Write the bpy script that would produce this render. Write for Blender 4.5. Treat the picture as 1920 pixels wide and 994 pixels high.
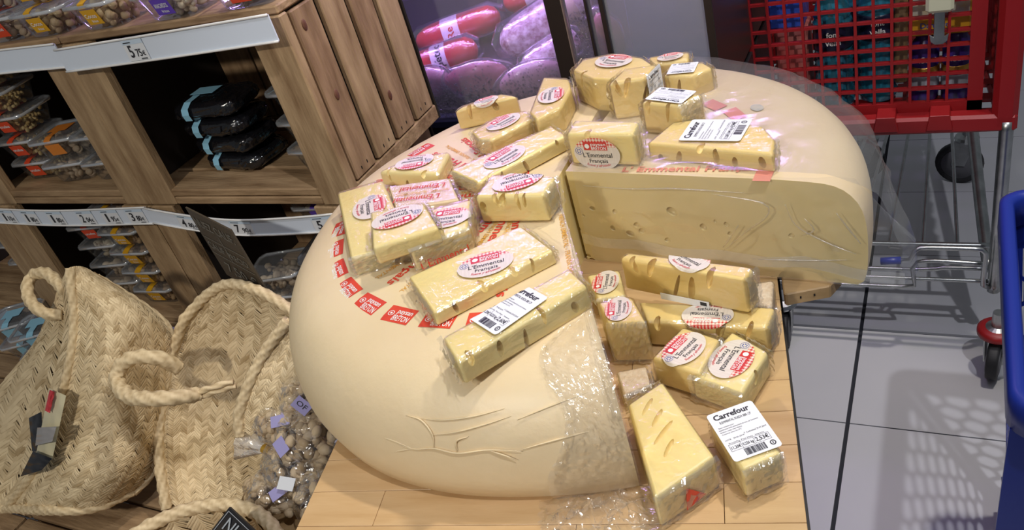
import bpy, bmesh, math, random
from mathutils import Vector, Matrix, noise

scene = bpy.context.scene
col = scene.collection
for o in list(bpy.data.objects): bpy.data.objects.remove(o)
PI = math.pi
R = math.radians

# ------------------------------------------------------------------ camera
cam = bpy.data.cameras.new('camera'); camo = bpy.data.objects.new('camera', cam); col.objects.link(camo)
cam.sensor_width = 36; cam.lens = 1542.6/1920*36; cam.clip_start = .02
def cam_axes(roll, pitch, yaw):
    f = Vector((0, math.cos(pitch), -math.sin(pitch))); r = Vector((1,0,0)); u = r.cross(f)
    c, s = math.cos(roll), math.sin(roll)
    r2 = r*c+u*s; u2 = u*c-r*s
    Z = Matrix.Rotation(yaw, 3, 'Z')
    return Z@r2, Z@u2, Z@f
cr, cu, cf = cam_axes(R(-17.38), R(32.80), R(33.42))
m = Matrix.Identity(4)
for i in range(3): m[i][0] = cr[i]; m[i][1] = cu[i]; m[i][2] = -cf[i]
m.translation = (0, 0, 1.5)
camo.matrix_world = m
scene.camera = camo

# ------------------------------------------------------------------ world, lamps, exposure
scene.view_settings.view_transform = 'Standard'; scene.view_settings.look = 'None'
scene.view_settings.exposure = -0.1; scene.view_settings.gamma = 1.0
w = bpy.data.worlds.new('world'); scene.world = w; w.use_nodes = True
w.node_tree.nodes['Background'].inputs[0].default_value = (.86, .92, 1.0, 1)
w.node_tree.nodes['Background'].inputs[1].default_value = .13
def spot(name, loc, target, watts, color, angle, radius, blend=.35):
    l = bpy.data.lights.new(name, 'SPOT'); l.energy = watts; l.color = color; l.spot_size = R(angle); l.spot_blend = blend; l.shadow_soft_size = radius
    o = bpy.data.objects.new(name, l); col.objects.link(o); o.location = loc
    d = Vector(target)-Vector(loc); o.rotation_euler = d.to_track_quat('-Z', 'Y').to_euler(); return o
def area(name, loc, target, watts, color, sx, sy):
    l = bpy.data.lights.new(name, 'AREA'); l.shape = 'RECTANGLE'; l.size = sx; l.size_y = sy; l.energy = watts; l.color = color
    o = bpy.data.objects.new(name, l); col.objects.link(o); o.location = loc
    d = Vector(target)-Vector(loc); o.rotation_euler = d.to_track_quat('-Z', 'Y').to_euler(); return o
spot('ceiling_spot_table', (.35, 1.5, 3.0), (-.45, .8, .9), 120, (1, .93, .82), 58, .05)
spot('ceiling_spot_aisle', (.66, .15, 3.05), (-.1, 1.4, 0), 100, (.95, .95, 1), 62, .03)
spot('ceiling_spot_shelf', (-.8, -1.5, 2.7), (-1.4, 1.0, .85), 125, (1, .94, .84), 60, .06)
spot('ceiling_spot_front', (.2, -1.3, 2.9), (-.1, 1.6, 0), 9, (.96, .96, 1), 50, .04)
area('ceiling_panel', (-.4, .6, 3.3), (-.4, .8, 0), 6, (.97, .98, 1), 2.4, 1.2)

# ------------------------------------------------------------------ mesh helpers
class MB:
    def __init__(self): self.v = []; self.f = []; self.uv = None; self.attr = None
    def add(self, vs, fs, shade=None):
        b = len(self.v); self.v += [tuple(p) for p in vs]; self.f += [tuple(i+b for i in f) for f in fs]
        if shade is not None:
            if self.attr is None: self.attr = []
            self.attr += [shade]*len(vs)
        return self
    def box(self, c, s, M=None):
        hx, hy, hz = s[0]/2, s[1]/2, s[2]/2
        P = [Vector((x*hx, y*hy, z*hz)) for x in (-1,1) for y in (-1,1) for z in (-1,1)]
        c = Vector(c)
        P = [(M@p if M else p)+c for p in P]
        return self.add(P, [(0,1,3,2),(4,6,7,5),(0,4,5,1),(2,3,7,6),(0,2,6,4),(1,5,7,3)])
    def box2(self, a, b):
        return self.box([(a[i]+b[i])/2 for i in range(3)], [abs(b[i]-a[i]) for i in range(3)])
    def prism(self, poly, z0, z1):
        n = len(poly)
        area2 = sum(poly[i][0]*poly[(i+1)%n][1]-poly[(i+1)%n][0]*poly[i][1] for i in range(n))
        if area2 < 0: poly = poly[::-1]
        P = [(x,y,z0) for x,y in poly]+[(x,y,z1) for x,y in poly]
        return self.add(P, [tuple(range(n-1,-1,-1)), tuple(range(n,2*n))]+[(i,(i+1)%n,n+(i+1)%n,n+i) for i in range(n)])
    def tube(self, path, r, n=8, closed=False, cap=True):
        path = [Vector(p) for p in path]; k = len(path)
        rr = r if callable(r) else (lambda t: r)
        up = None; rings = []
        for i, p in enumerate(path):
            if closed: t = path[(i+1)%k]-path[i-1]
            else: t = path[min(i+1,k-1)]-path[max(i-1,0)]
            t.normalize()
            if up is None:
                up = Vector((0,0,1)) if abs(t.z) < .9 else Vector((1,0,0))
            s = t.cross(up); s.normalize(); up = s.cross(t); up.normalize()
            rad = rr(i/(k-1)) if k > 1 else rr(0)
            rings.append([p+s*(math.cos(2*PI*j/n)*rad)+up*(math.sin(2*PI*j/n)*rad) for j in range(n)])
        V = [q for rg in rings for q in rg]; F = []
        for i in range(k if closed else k-1):
            a = i*n; b = ((i+1)%k)*n
            for j in range(n): F.append((a+j, a+(j+1)%n, b+(j+1)%n, b+j))
        if cap and not closed: F += [tuple(range(n-1,-1,-1)), tuple((k-1)*n+j for j in range(n))]
        return self.add(V, F)
    def rope(self, path, r, n=10, closed=False, pitch=.012, bump=.16, strands=1):
        # a wrapped cord: a tube whose surface carries a helical ridge
        path = resample(path, .002, closed); k = len(path)
        up = None; V = []; F = []; s0 = 0; sh_ = []
        for i, p in enumerate(path):
            t = (path[(i+1)%k]-path[i-1]) if closed else (path[min(i+1,k-1)]-path[max(i-1,0)])
            t.normalize()
            if up is None: up = Vector((0,0,1)) if abs(t.z) < .9 else Vector((1,0,0))
            s = t.cross(up).normalized(); up = s.cross(t).normalized()
            if i: s0 += (p-path[i-1]).length
            for j in range(n):
                a = 2*PI*j/n
                ph = strands*a+2*PI*s0/pitch
                rad = r*(1+bump*math.sin(ph)+.14*noise.noise(Vector((s0*150, a*1.2, r*99)))); sh_.append(min(1, max(0, .6+.3*math.sin(ph)+.3*noise.noise(Vector((s0*260, a*3, 7))))))
                V.append(p+s*(math.cos(a)*rad)+up*(math.sin(a)*rad))
        for i in range(k if closed else k-1):
            a = i*n; b = ((i+1)%k)*n
            for j in range(n): F.append((a+j, a+(j+1)%n, b+(j+1)%n, b+j))
        if not closed: F += [tuple(range(n-1,-1,-1)), tuple((k-1)*n+j for j in range(n))]
        self.add(V, F)
        if self.attr is None: self.attr = []
        self.attr += sh_; return self
    def ball(self, c, r, M=None, seg=8, rings=5, shade=None):
        c = Vector(c); r = (r,r,r) if not hasattr(r, '__len__') else r
        V = [Vector((0,0,-r[2]))]
        for i in range(1, rings):
            a = -PI/2+PI*i/rings
            for j in range(seg):
                b = 2*PI*j/seg; V.append(Vector((r[0]*math.cos(a)*math.cos(b), r[1]*math.cos(a)*math.sin(b), r[2]*math.sin(a))))
        V.append(Vector((0,0,r[2])))
        F = [(0, 1+(j+1)%seg, 1+j) for j in range(seg)]
        for i in range(rings-2):
            for j in range(seg): F.append((1+i*seg+j, 1+i*seg+(j+1)%seg, 1+(i+1)*seg+(j+1)%seg, 1+(i+1)*seg+j))
        t = len(V)-1; F += [(t, 1+(rings-2)*seg+j, 1+(rings-2)*seg+(j+1)%seg) for j in range(seg)]
        return self.add([(M@p if M else p)+c for p in V], F, shade)
    def lathe(self, prof, n=20, M=None, c=(0,0,0)):
        # prof: (r, z) from bottom to top, closed at both ends
        V = []; k = len(prof); c = Vector(c)
        for r_, z in prof:
            for j in range(n): V.append(Vector((r_*math.cos(2*PI*j/n), r_*math.sin(2*PI*j/n), z)))
        F = []
        for i in range(k-1):
            for j in range(n): F.append((i*n+j, i*n+(j+1)%n, (i+1)*n+(j+1)%n, (i+1)*n+j))
        F += [tuple(range(n-1,-1,-1)), tuple((k-1)*n+j for j in range(n))]
        return self.add([(M@p if M else p)+c for p in V], F)
    def grid(self, fn, nu, nv, flip=False):
        V = [fn(i/nu, j/nv) for i in range(nu+1) for j in range(nv+1)]
        F = []
        for i in range(nu):
            for j in range(nv):
                a = i*(nv+1)+j; q = (a, a+nv+1, a+nv+2, a+1)
                F.append(q[::-1] if flip else q)
        return self.add(V, F)
    def mesh(self, name):
        me = bpy.data.meshes.new(name); me.from_pydata(self.v, [], self.f); me.update()
        if self.attr and len(self.attr) == len(self.v):
            a = me.attributes.new('shade', 'FLOAT', 'POINT'); a.data.foreach_set('value', self.attr)
        return me
    def build(self, name, mat, parent=None, smooth=False, bevel=0, seg=1, kind=None, label=None, M=None):
        me = self.mesh(name)
        if bevel:
            bm = bmesh.new(); bm.from_mesh(me)
            bmesh.ops.bevel(bm, geom=list(bm.edges), offset=bevel, segments=seg, profile=.5, affect='EDGES', clamp_overlap=True)
            bm.to_mesh(me); bm.free()
        return link(name, me, mat, parent, smooth, kind, label, M)
def resample(path, step, closed=False):
    P = [Vector(p) for p in path]; k = len(P); out = []
    segs = k if closed else k-1
    for i in range(segs):
        p1 = P[i]; p2 = P[(i+1)%k]
        p0 = P[i-1] if (i > 0 or closed) else p1*2-p2
        p3 = P[(i+2)%k] if (i+2 < k or closed) else p2*2-p1
        n = max(1, int((p2-p1).length/step))
        for j in range(n):
            t = j/n
            out.append(.5*((2*p1)+(p2-p0)*t+(2*p0-5*p1+4*p2-p3)*t*t+(3*p1-3*p2+p3-p0)*t**3))
    if not closed: out.append(P[-1])
    return out
def link(name, me, mat, parent=None, smooth=False, kind=None, label=None, M=None):
    o = bpy.data.objects.new(name, me); col.objects.link(o)
    if mat is not None and not me.materials: me.materials.append(mat)
    if smooth and len(me.polygons): me.polygons.foreach_set('use_smooth', [True]*len(me.polygons))
    if parent: o.parent = parent
    if M is not None: o.matrix_local = M
    if kind: o['kind'] = kind
    if label: o['label'] = label
    return o
def thing(name, label, cat, loc=(0,0,0), rz=0, group=None):
    o = bpy.data.objects.new(name, None); col.objects.link(o); o.location = loc; o.rotation_euler = (0,0,rz)
    o.empty_display_size = .03
    return tag(o, label, cat, group)
def tag(o, label, cat, group=None):
    o['label'] = label; o['category'] = cat
    if group: o['group'] = group
    return o
def struct(o): o['kind'] = 'structure'; return o
def dup_children(src, dst):
    for ch in list(src.children):
        c = ch.copy(); col.objects.link(c); c.parent = dst
        for g in list(ch.children):
            d = g.copy(); col.objects.link(d); d.parent = c
def frame(o, x, n):
    # 4x4 with local X along x, local Z along n, at o
    x = Vector(x).normalized(); n = Vector(n).normalized(); y = n.cross(x).normalized(); x = y.cross(n).normalized()
    M = Matrix.Identity(4)
    for i in range(3): M[i][0] = x[i]; M[i][1] = y[i]; M[i][2] = n[i]
    M.translation = Vector(o); return M

# ------------------------------------------------------------------ materials
def mat(name, base, rough=.5, metal=0, spec=.5, var=None, scale=20, bump=0, bscale=60, sss=0, emit=None, stretch=None, detail=4, coat=0):
    m = bpy.data.materials.new(name); m.use_nodes = True; nt = m.node_tree; b = nt.nodes['Principled BSDF']
    b.inputs['Roughness'].default_value = rough; b.inputs['Metallic'].default_value = metal
    b.inputs['Specular IOR Level'].default_value = spec; b.inputs['Coat Weight'].default_value = coat
    b.inputs['Base Color'].default_value = (*base, 1)
    tc = nt.nodes.new('ShaderNodeTexCoord'); src = tc.outputs['Object']
    if stretch:
        mp = nt.nodes.new('ShaderNodeMapping'); mp.inputs['Scale'].default_value = stretch
        nt.links.new(src, mp.inputs['Vector']); src = mp.outputs['Vector']
    if var:
        n = nt.nodes.new('ShaderNodeTexNoise'); n.inputs['Scale'].default_value = scale; n.inputs['Detail'].default_value = detail; n.inputs['Roughness'].default_value = .6
        nt.links.new(src, n.inputs['Vector'])
        r = nt.nodes.new('ShaderNodeValToRGB'); r.color_ramp.elements[0].position = .3; r.color_ramp.elements[1].position = .7
        r.color_ramp.elements[0].color = (*base, 1); r.color_ramp.elements[1].color = (*var, 1)
        nt.links.new(n.outputs['Fac'], r.inputs['Fac']); nt.links.new(r.outputs['Color'], b.inputs['Base Color'])
    if bump:
        n2 = nt.nodes.new('ShaderNodeTexNoise'); n2.inputs['Scale'].default_value = bscale; n2.inputs['Detail'].default_value = 4
        nt.links.new(src, n2.inputs['Vector'])
        bp = nt.nodes.new('ShaderNodeBump'); bp.inputs['Strength'].default_value = bump; bp.inputs['Distance'].default_value = .004
        nt.links.new(n2.outputs['Fac'], bp.inputs['Height']); nt.links.new(bp.outputs['Normal'], b.inputs['Normal'])
    if sss:
        b.inputs['Subsurface Weight'].default_value = sss; b.inputs['Subsurface Radius'].default_value = (.6,.45,.2); b.inputs['Subsurface Scale'].default_value = .008
    if emit:
        b.inputs['Emission Color'].default_value = (*emit[0], 1); b.inputs['Emission Strength'].default_value = emit[1]
    return m
def film_mat(name, tint=(.95,.96,.98), haze=.06, gloss=.5, rough=.12, bump=.5, bscale=70, bdist=.004, base_gloss=.04):
    # thin clear plastic: see-through, with a grazing-angle gloss, a little haze and creases
    m = bpy.data.materials.new(name); m.use_nodes = True; nt = m.node_tree; nt.nodes.clear(); N = nt.nodes.new; L = nt.links.new
    out = N('ShaderNodeOutputMaterial'); tr = N('ShaderNodeBsdfTransparent'); tr.inputs[0].default_value = (*tint, 1)
    gl = N('ShaderNodeBsdfGlossy'); gl.inputs['Roughness'].default_value = rough; gl.inputs['Color'].default_value = (1,1,1,1)
    df = N('ShaderNodeBsdfDiffuse'); df.inputs[0].default_value = (.85,.86,.88,1)
    tc = N('ShaderNodeTexCoord'); no = N('ShaderNodeTexNoise'); no.inputs['Scale'].default_value = bscale; no.inputs['Detail'].default_value = 3; no.inputs['Distortion'].default_value = 1.2
    L(tc.outputs['Object'], no.inputs['Vector'])
    bp = N('ShaderNodeBump'); bp.inputs['Strength'].default_value = bump; bp.inputs['Distance'].default_value = bdist
    L(no.outputs['Fac'], bp.inputs['Height']); L(bp.outputs['Normal'], gl.inputs['Normal'])
    lw = N('ShaderNodeLayerWeight'); lw.inputs['Blend'].default_value = .25; L(bp.outputs['Normal'], lw.inputs['Normal'])
    mr = N('ShaderNodeMapRange'); mr.inputs['To Min'].default_value = base_gloss; mr.inputs['To Max'].default_value = gloss
    L(lw.outputs['Fresnel'], mr.inputs['Value'])
    m1 = N('ShaderNodeMixShader'); m1.inputs[0].default_value = haze; L(tr.outputs[0], m1.inputs[1]); L(df.outputs[0], m1.inputs[2])
    m2 = N('ShaderNodeMixShader'); L(mr.outputs[0], m2.inputs[0]); L(m1.outputs[0], m2.inputs[1]); L(gl.outputs[0], m2.inputs[2])
    L(m2.outputs[0], out.inputs[0]); return m
def straw_mat(name, lo, hi):
    m = bpy.data.materials.new(name); m.use_nodes = True; nt = m.node_tree; b = nt.nodes['Principled BSDF']; N = nt.nodes.new; L = nt.links.new
    at = N('ShaderNodeAttribute'); at.attribute_name = 'shade'
    tc = N('ShaderNodeTexCoord'); no = N('ShaderNodeTexNoise'); no.inputs['Scale'].default_value = 45; L(tc.outputs['Object'], no.inputs['Vector'])
    ad = N('ShaderNodeMath'); ad.operation = 'MULTIPLY_ADD'; ad.inputs[1].default_value = .5; L(no.outputs['Fac'], ad.inputs[0]); 
    sb = N('ShaderNodeMath'); sb.operation = 'SUBTRACT'; sb.inputs[1].default_value = .135; L(at.outputs['Fac'], sb.inputs[0]); L(sb.outputs[0], ad.inputs[2])
    r = N('ShaderNodeValToRGB'); r.color_ramp.elements[0].color = (*lo,1); r.color_ramp.elements[1].color = (*hi,1); L(ad.outputs[0], r.inputs[0])
    L(r.outputs[0], b.inputs['Base Color']); b.inputs['Roughness'].default_value = .6; b.inputs['Specular IOR Level'].default_value = .25
    return m
def label_mat():
    # print of the oval cheese label: pale board grain, a red gingham cap along its upper edge (UV = -1..1 over the oval)
    m = bpy.data.materials.new('oval_label_print'); m.use_nodes = True; nt = m.node_tree; b = nt.nodes['Principled BSDF']; N = nt.nodes.new; L = nt.links.new
    tc = N('ShaderNodeTexCoord'); sp = N('ShaderNodeSeparateXYZ'); L(tc.outputs['Object'], sp.inputs[0])
    def mth(op, a, bb=None):
        n = N('ShaderNodeMath'); n.operation = op
        for i, x in enumerate((a, bb)):
            if x is None: continue
            if isinstance(x, (int, float)): n.inputs[i].default_value = x
            else: L(x, n.inputs[i])
        return n.outputs[0]
    def stripes(c, f, duty):
        return mth('LESS_THAN', mth('FRACT', mth('MULTIPLY', c, f)), duty)
    sx = stripes(sp.outputs[0], 230, .5); sy = stripes(sp.outputs[1], 230, .5)
    g = mth('MULTIPLY', mth('ADD', sx, sy), .5)
    above = mth('GREATER_THAN', sp.outputs[1], .0105)
    ramp = N('ShaderNodeMixRGB'); ramp.inputs[1].default_value = (.82,.74,.62,1); ramp.inputs[2].default_value = (.62,.04,.03,1); L(g, ramp.inputs[0])
    wv = N('ShaderNodeTexNoise'); wv.inputs['Scale'].default_value = 60
    mp = N('ShaderNodeMapping'); mp.inputs['Scale'].default_value = (8,.5,1); L(tc.outputs['Object'], mp.inputs[0]); L(mp.outputs[0], wv.inputs['Vector'])
    wd = N('ShaderNodeMixRGB'); wd.inputs[1].default_value = (.80,.74,.66,1); wd.inputs[2].default_value = (.62,.54,.46,1); L(wv.outputs['Fac'], wd.inputs[0])
    mx = N('ShaderNodeMixRGB'); L(above, mx.inputs[0]); L(wd.outputs[0], mx.inputs[1]); L(ramp.outputs[0], mx.inputs[2])
    L(mx.outputs[0], b.inputs['Base Color']); b.inputs['Roughness'].default_value = .35
    return m

M_cheese = mat('cut_cheese', (.87,.70,.29), .38, var=(.90,.76,.38), scale=14, bump=.15, bscale=45, sss=.25)
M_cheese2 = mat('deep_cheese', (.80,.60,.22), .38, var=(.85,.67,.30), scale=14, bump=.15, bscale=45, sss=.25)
M_rind = mat('cheese_rind', (.72,.565,.345), .42, var=(.77,.625,.40), scale=6, bump=.12, bscale=90, sss=.1)
M_qcut = mat('wheel_cut_face', (.66,.53,.25), .38, var=(.73,.60,.31), scale=9, bump=.1, bscale=30, sss=.2)
M_film = film_mat('cling_film', tint=(.985,.985,.985), haze=.012, gloss=.6, rough=.14, bump=.35, bscale=90, bdist=.003, base_gloss=.07)
M_film2 = film_mat('crumpled_cling_film', tint=(.98,.98,.98), haze=.03, gloss=.55, rough=.16, bump=.3, bscale=90, bdist=.003, base_gloss=.09)
M_fold = film_mat('bunched_film', tint=(.98,.98,.98), haze=.06, gloss=.7, rough=.16, bump=.3, bscale=120, bdist=.003, base_gloss=.16)
M_bag = film_mat('milky_plastic_bag', tint=(.97,.97,.98), haze=.05, gloss=.22, rough=.2, bump=.4, bscale=14, bdist=.008, base_gloss=.03)
M_tray = film_mat('clear_tray_plastic', tint=(.93,.95,.98), haze=.03, gloss=.4, rough=.08, bump=.15, bscale=30, base_gloss=.04)
M_lid = film_mat('frosted_lid_plastic', tint=(.92,.95,.98), haze=.12, gloss=.4, rough=.12, bump=.2, bscale=25, base_gloss=.08)
M_oval = label_mat()
M_red = mat('badge_red', (.60,.035,.03), .4)
M_rosered = mat('print_red', (.70,.07,.035), .5, var=(.62,.05,.03), scale=40)
M_fadedred = mat('faded_print_red', (.72,.26,.20), .5)
M_gold = mat('print_gold', (.72,.38,.06), .5)
M_white = mat('print_white', (.85,.84,.82), .45)
M_paper = mat('sticker_paper', (.80,.82,.85), .4)
M_ink = mat('print_black', (.025,.025,.03), .5)
M_blueink = mat('print_blue', (.05,.09,.35), .5)
M_block = mat('maple_butcher_block', (.50,.31,.14), .4, var=(.62,.42,.22), scale=7, stretch=(1,7,7), bump=.06, bscale=40)
M_block2 = mat('maple_butcher_block_pale', (.58,.39,.19), .4, var=(.50,.32,.15), scale=7, stretch=(1,7,7), bump=.06, bscale=40)
M_board = mat('raw_wood_board', (.34,.22,.10), .55, var=(.46,.31,.16), scale=9, stretch=(1,8,8))
M_black = mat('black_metal', (.012,.012,.014), .4)
M_crate = mat('old_crate_wood', (.17,.092,.042), .7, var=(.46,.30,.165), scale=6, stretch=(6,6,1), bump=.4, bscale=30, detail=8)
M_crate2 = mat('old_crate_wood_grey', (.23,.135,.062), .7, var=(.52,.36,.20), scale=6, stretch=(6,6,1), bump=.4, bscale=30, detail=8)
M_crateh = mat('old_crate_wood_lengthwise', (.20,.115,.052), .7, var=(.48,.32,.175), scale=6, stretch=(1,6,6), bump=.4, bscale=30, detail=8)
M_knot = mat('wood_knot', (.10,.035,.018), .6, var=(.2,.09,.05), scale=60)
M_straw = straw_mat('palm_straw', (.38,.26,.125), (.80,.64,.40))
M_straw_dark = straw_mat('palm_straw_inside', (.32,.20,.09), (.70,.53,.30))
M_strip = mat('shelf_strip_plastic', (.74,.81,.92), .25)
M_tag = mat('price_tag_paper', (.60,.72,.85), .5)
M_tile = mat('white_floor_tile', (.56,.565,.60), .22, var=(.60,.60,.63), scale=3, bump=.03, bscale=4)
M_grout = mat('dark_grout', (.02,.022,.03), .8)
M_redp = mat('red_cart_plastic', (.27,.008,.010), .42, bump=.05, bscale=300)
M_chrome = mat('galvanised_steel', (.55,.57,.57), .32, 1.0, var=(.35,.37,.37), scale=25)
M_rubber = mat('black_rubber', (.02,.02,.022), .6)
M_greyp = mat('grey_wheel_plastic', (.12,.12,.13), .5)
M_bluep = mat('blue_basket_plastic', (.012,.03,.27), .35)
M_chalk = mat('chalkboard_grey', (.075,.058,.04), .35)
M_chalkb = mat('chalkboard_black', (.008,.008,.012), .3)
M_chalkt = mat('chalk_white', (.42,.46,.50), .8)
M_cream = mat('cream_plastic', (.55,.55,.40), .4)

# ------------------------------------------------------------------ lettering: every string is turned into outlines once
_req = {}
def T(s, shear=0, bold=0):
    _req[(s, shear, bold)] = None; return (s, shear, bold)
def make_texts():
    tmp = []
    for k in _req:
        c = bpy.data.curves.new('lettering', 'FONT'); c.body = k[0]; c.size = 1; c.shear = k[1]; c.offset = k[2]; c.align_x = 'CENTER'; c.align_y = 'CENTER'; c.resolution_u = 2
        o = bpy.data.objects.new('lettering', c); col.objects.link(o); tmp.append((k, o, c))
    bpy.context.view_layer.update(); dg = bpy.context.evaluated_depsgraph_get()
    for k, o, c in tmp:
        me = bpy.data.meshes.new_from_object(o.evaluated_get(dg))
        V = [tuple(v.co) for v in me.vertices]; F = [tuple(p.vertices) for p in me.polygons]
        _req[k] = (V, F); bpy.data.objects.remove(o); bpy.data.curves.remove(c); bpy.data.meshes.remove(me)
def put_text(mb, key, x, y, h, width=None, fn=None, z=0, rot=0):
    # letters of cap height about h centred on (x, y); width squeezes or stretches the line
    V, F = _req[key]
    if not V: return
    xs = [v[0] for v in V]; wd = max(xs)-min(xs); sy = h/.7; sx = sy if width is None else width/max(wd, 1e-6)
    mx = (max(xs)+min(xs))/2; c, s = math.cos(rot), math.sin(rot)
    P = []
    for v in V:
        a, b = (v[0]-mx)*sx, v[1]*sy
        q = (x+a*c-b*s, y+a*s+b*c)
        P.append(fn(*q) if fn else (q[0], q[1], z))
    mb.add(P, F)
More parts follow.
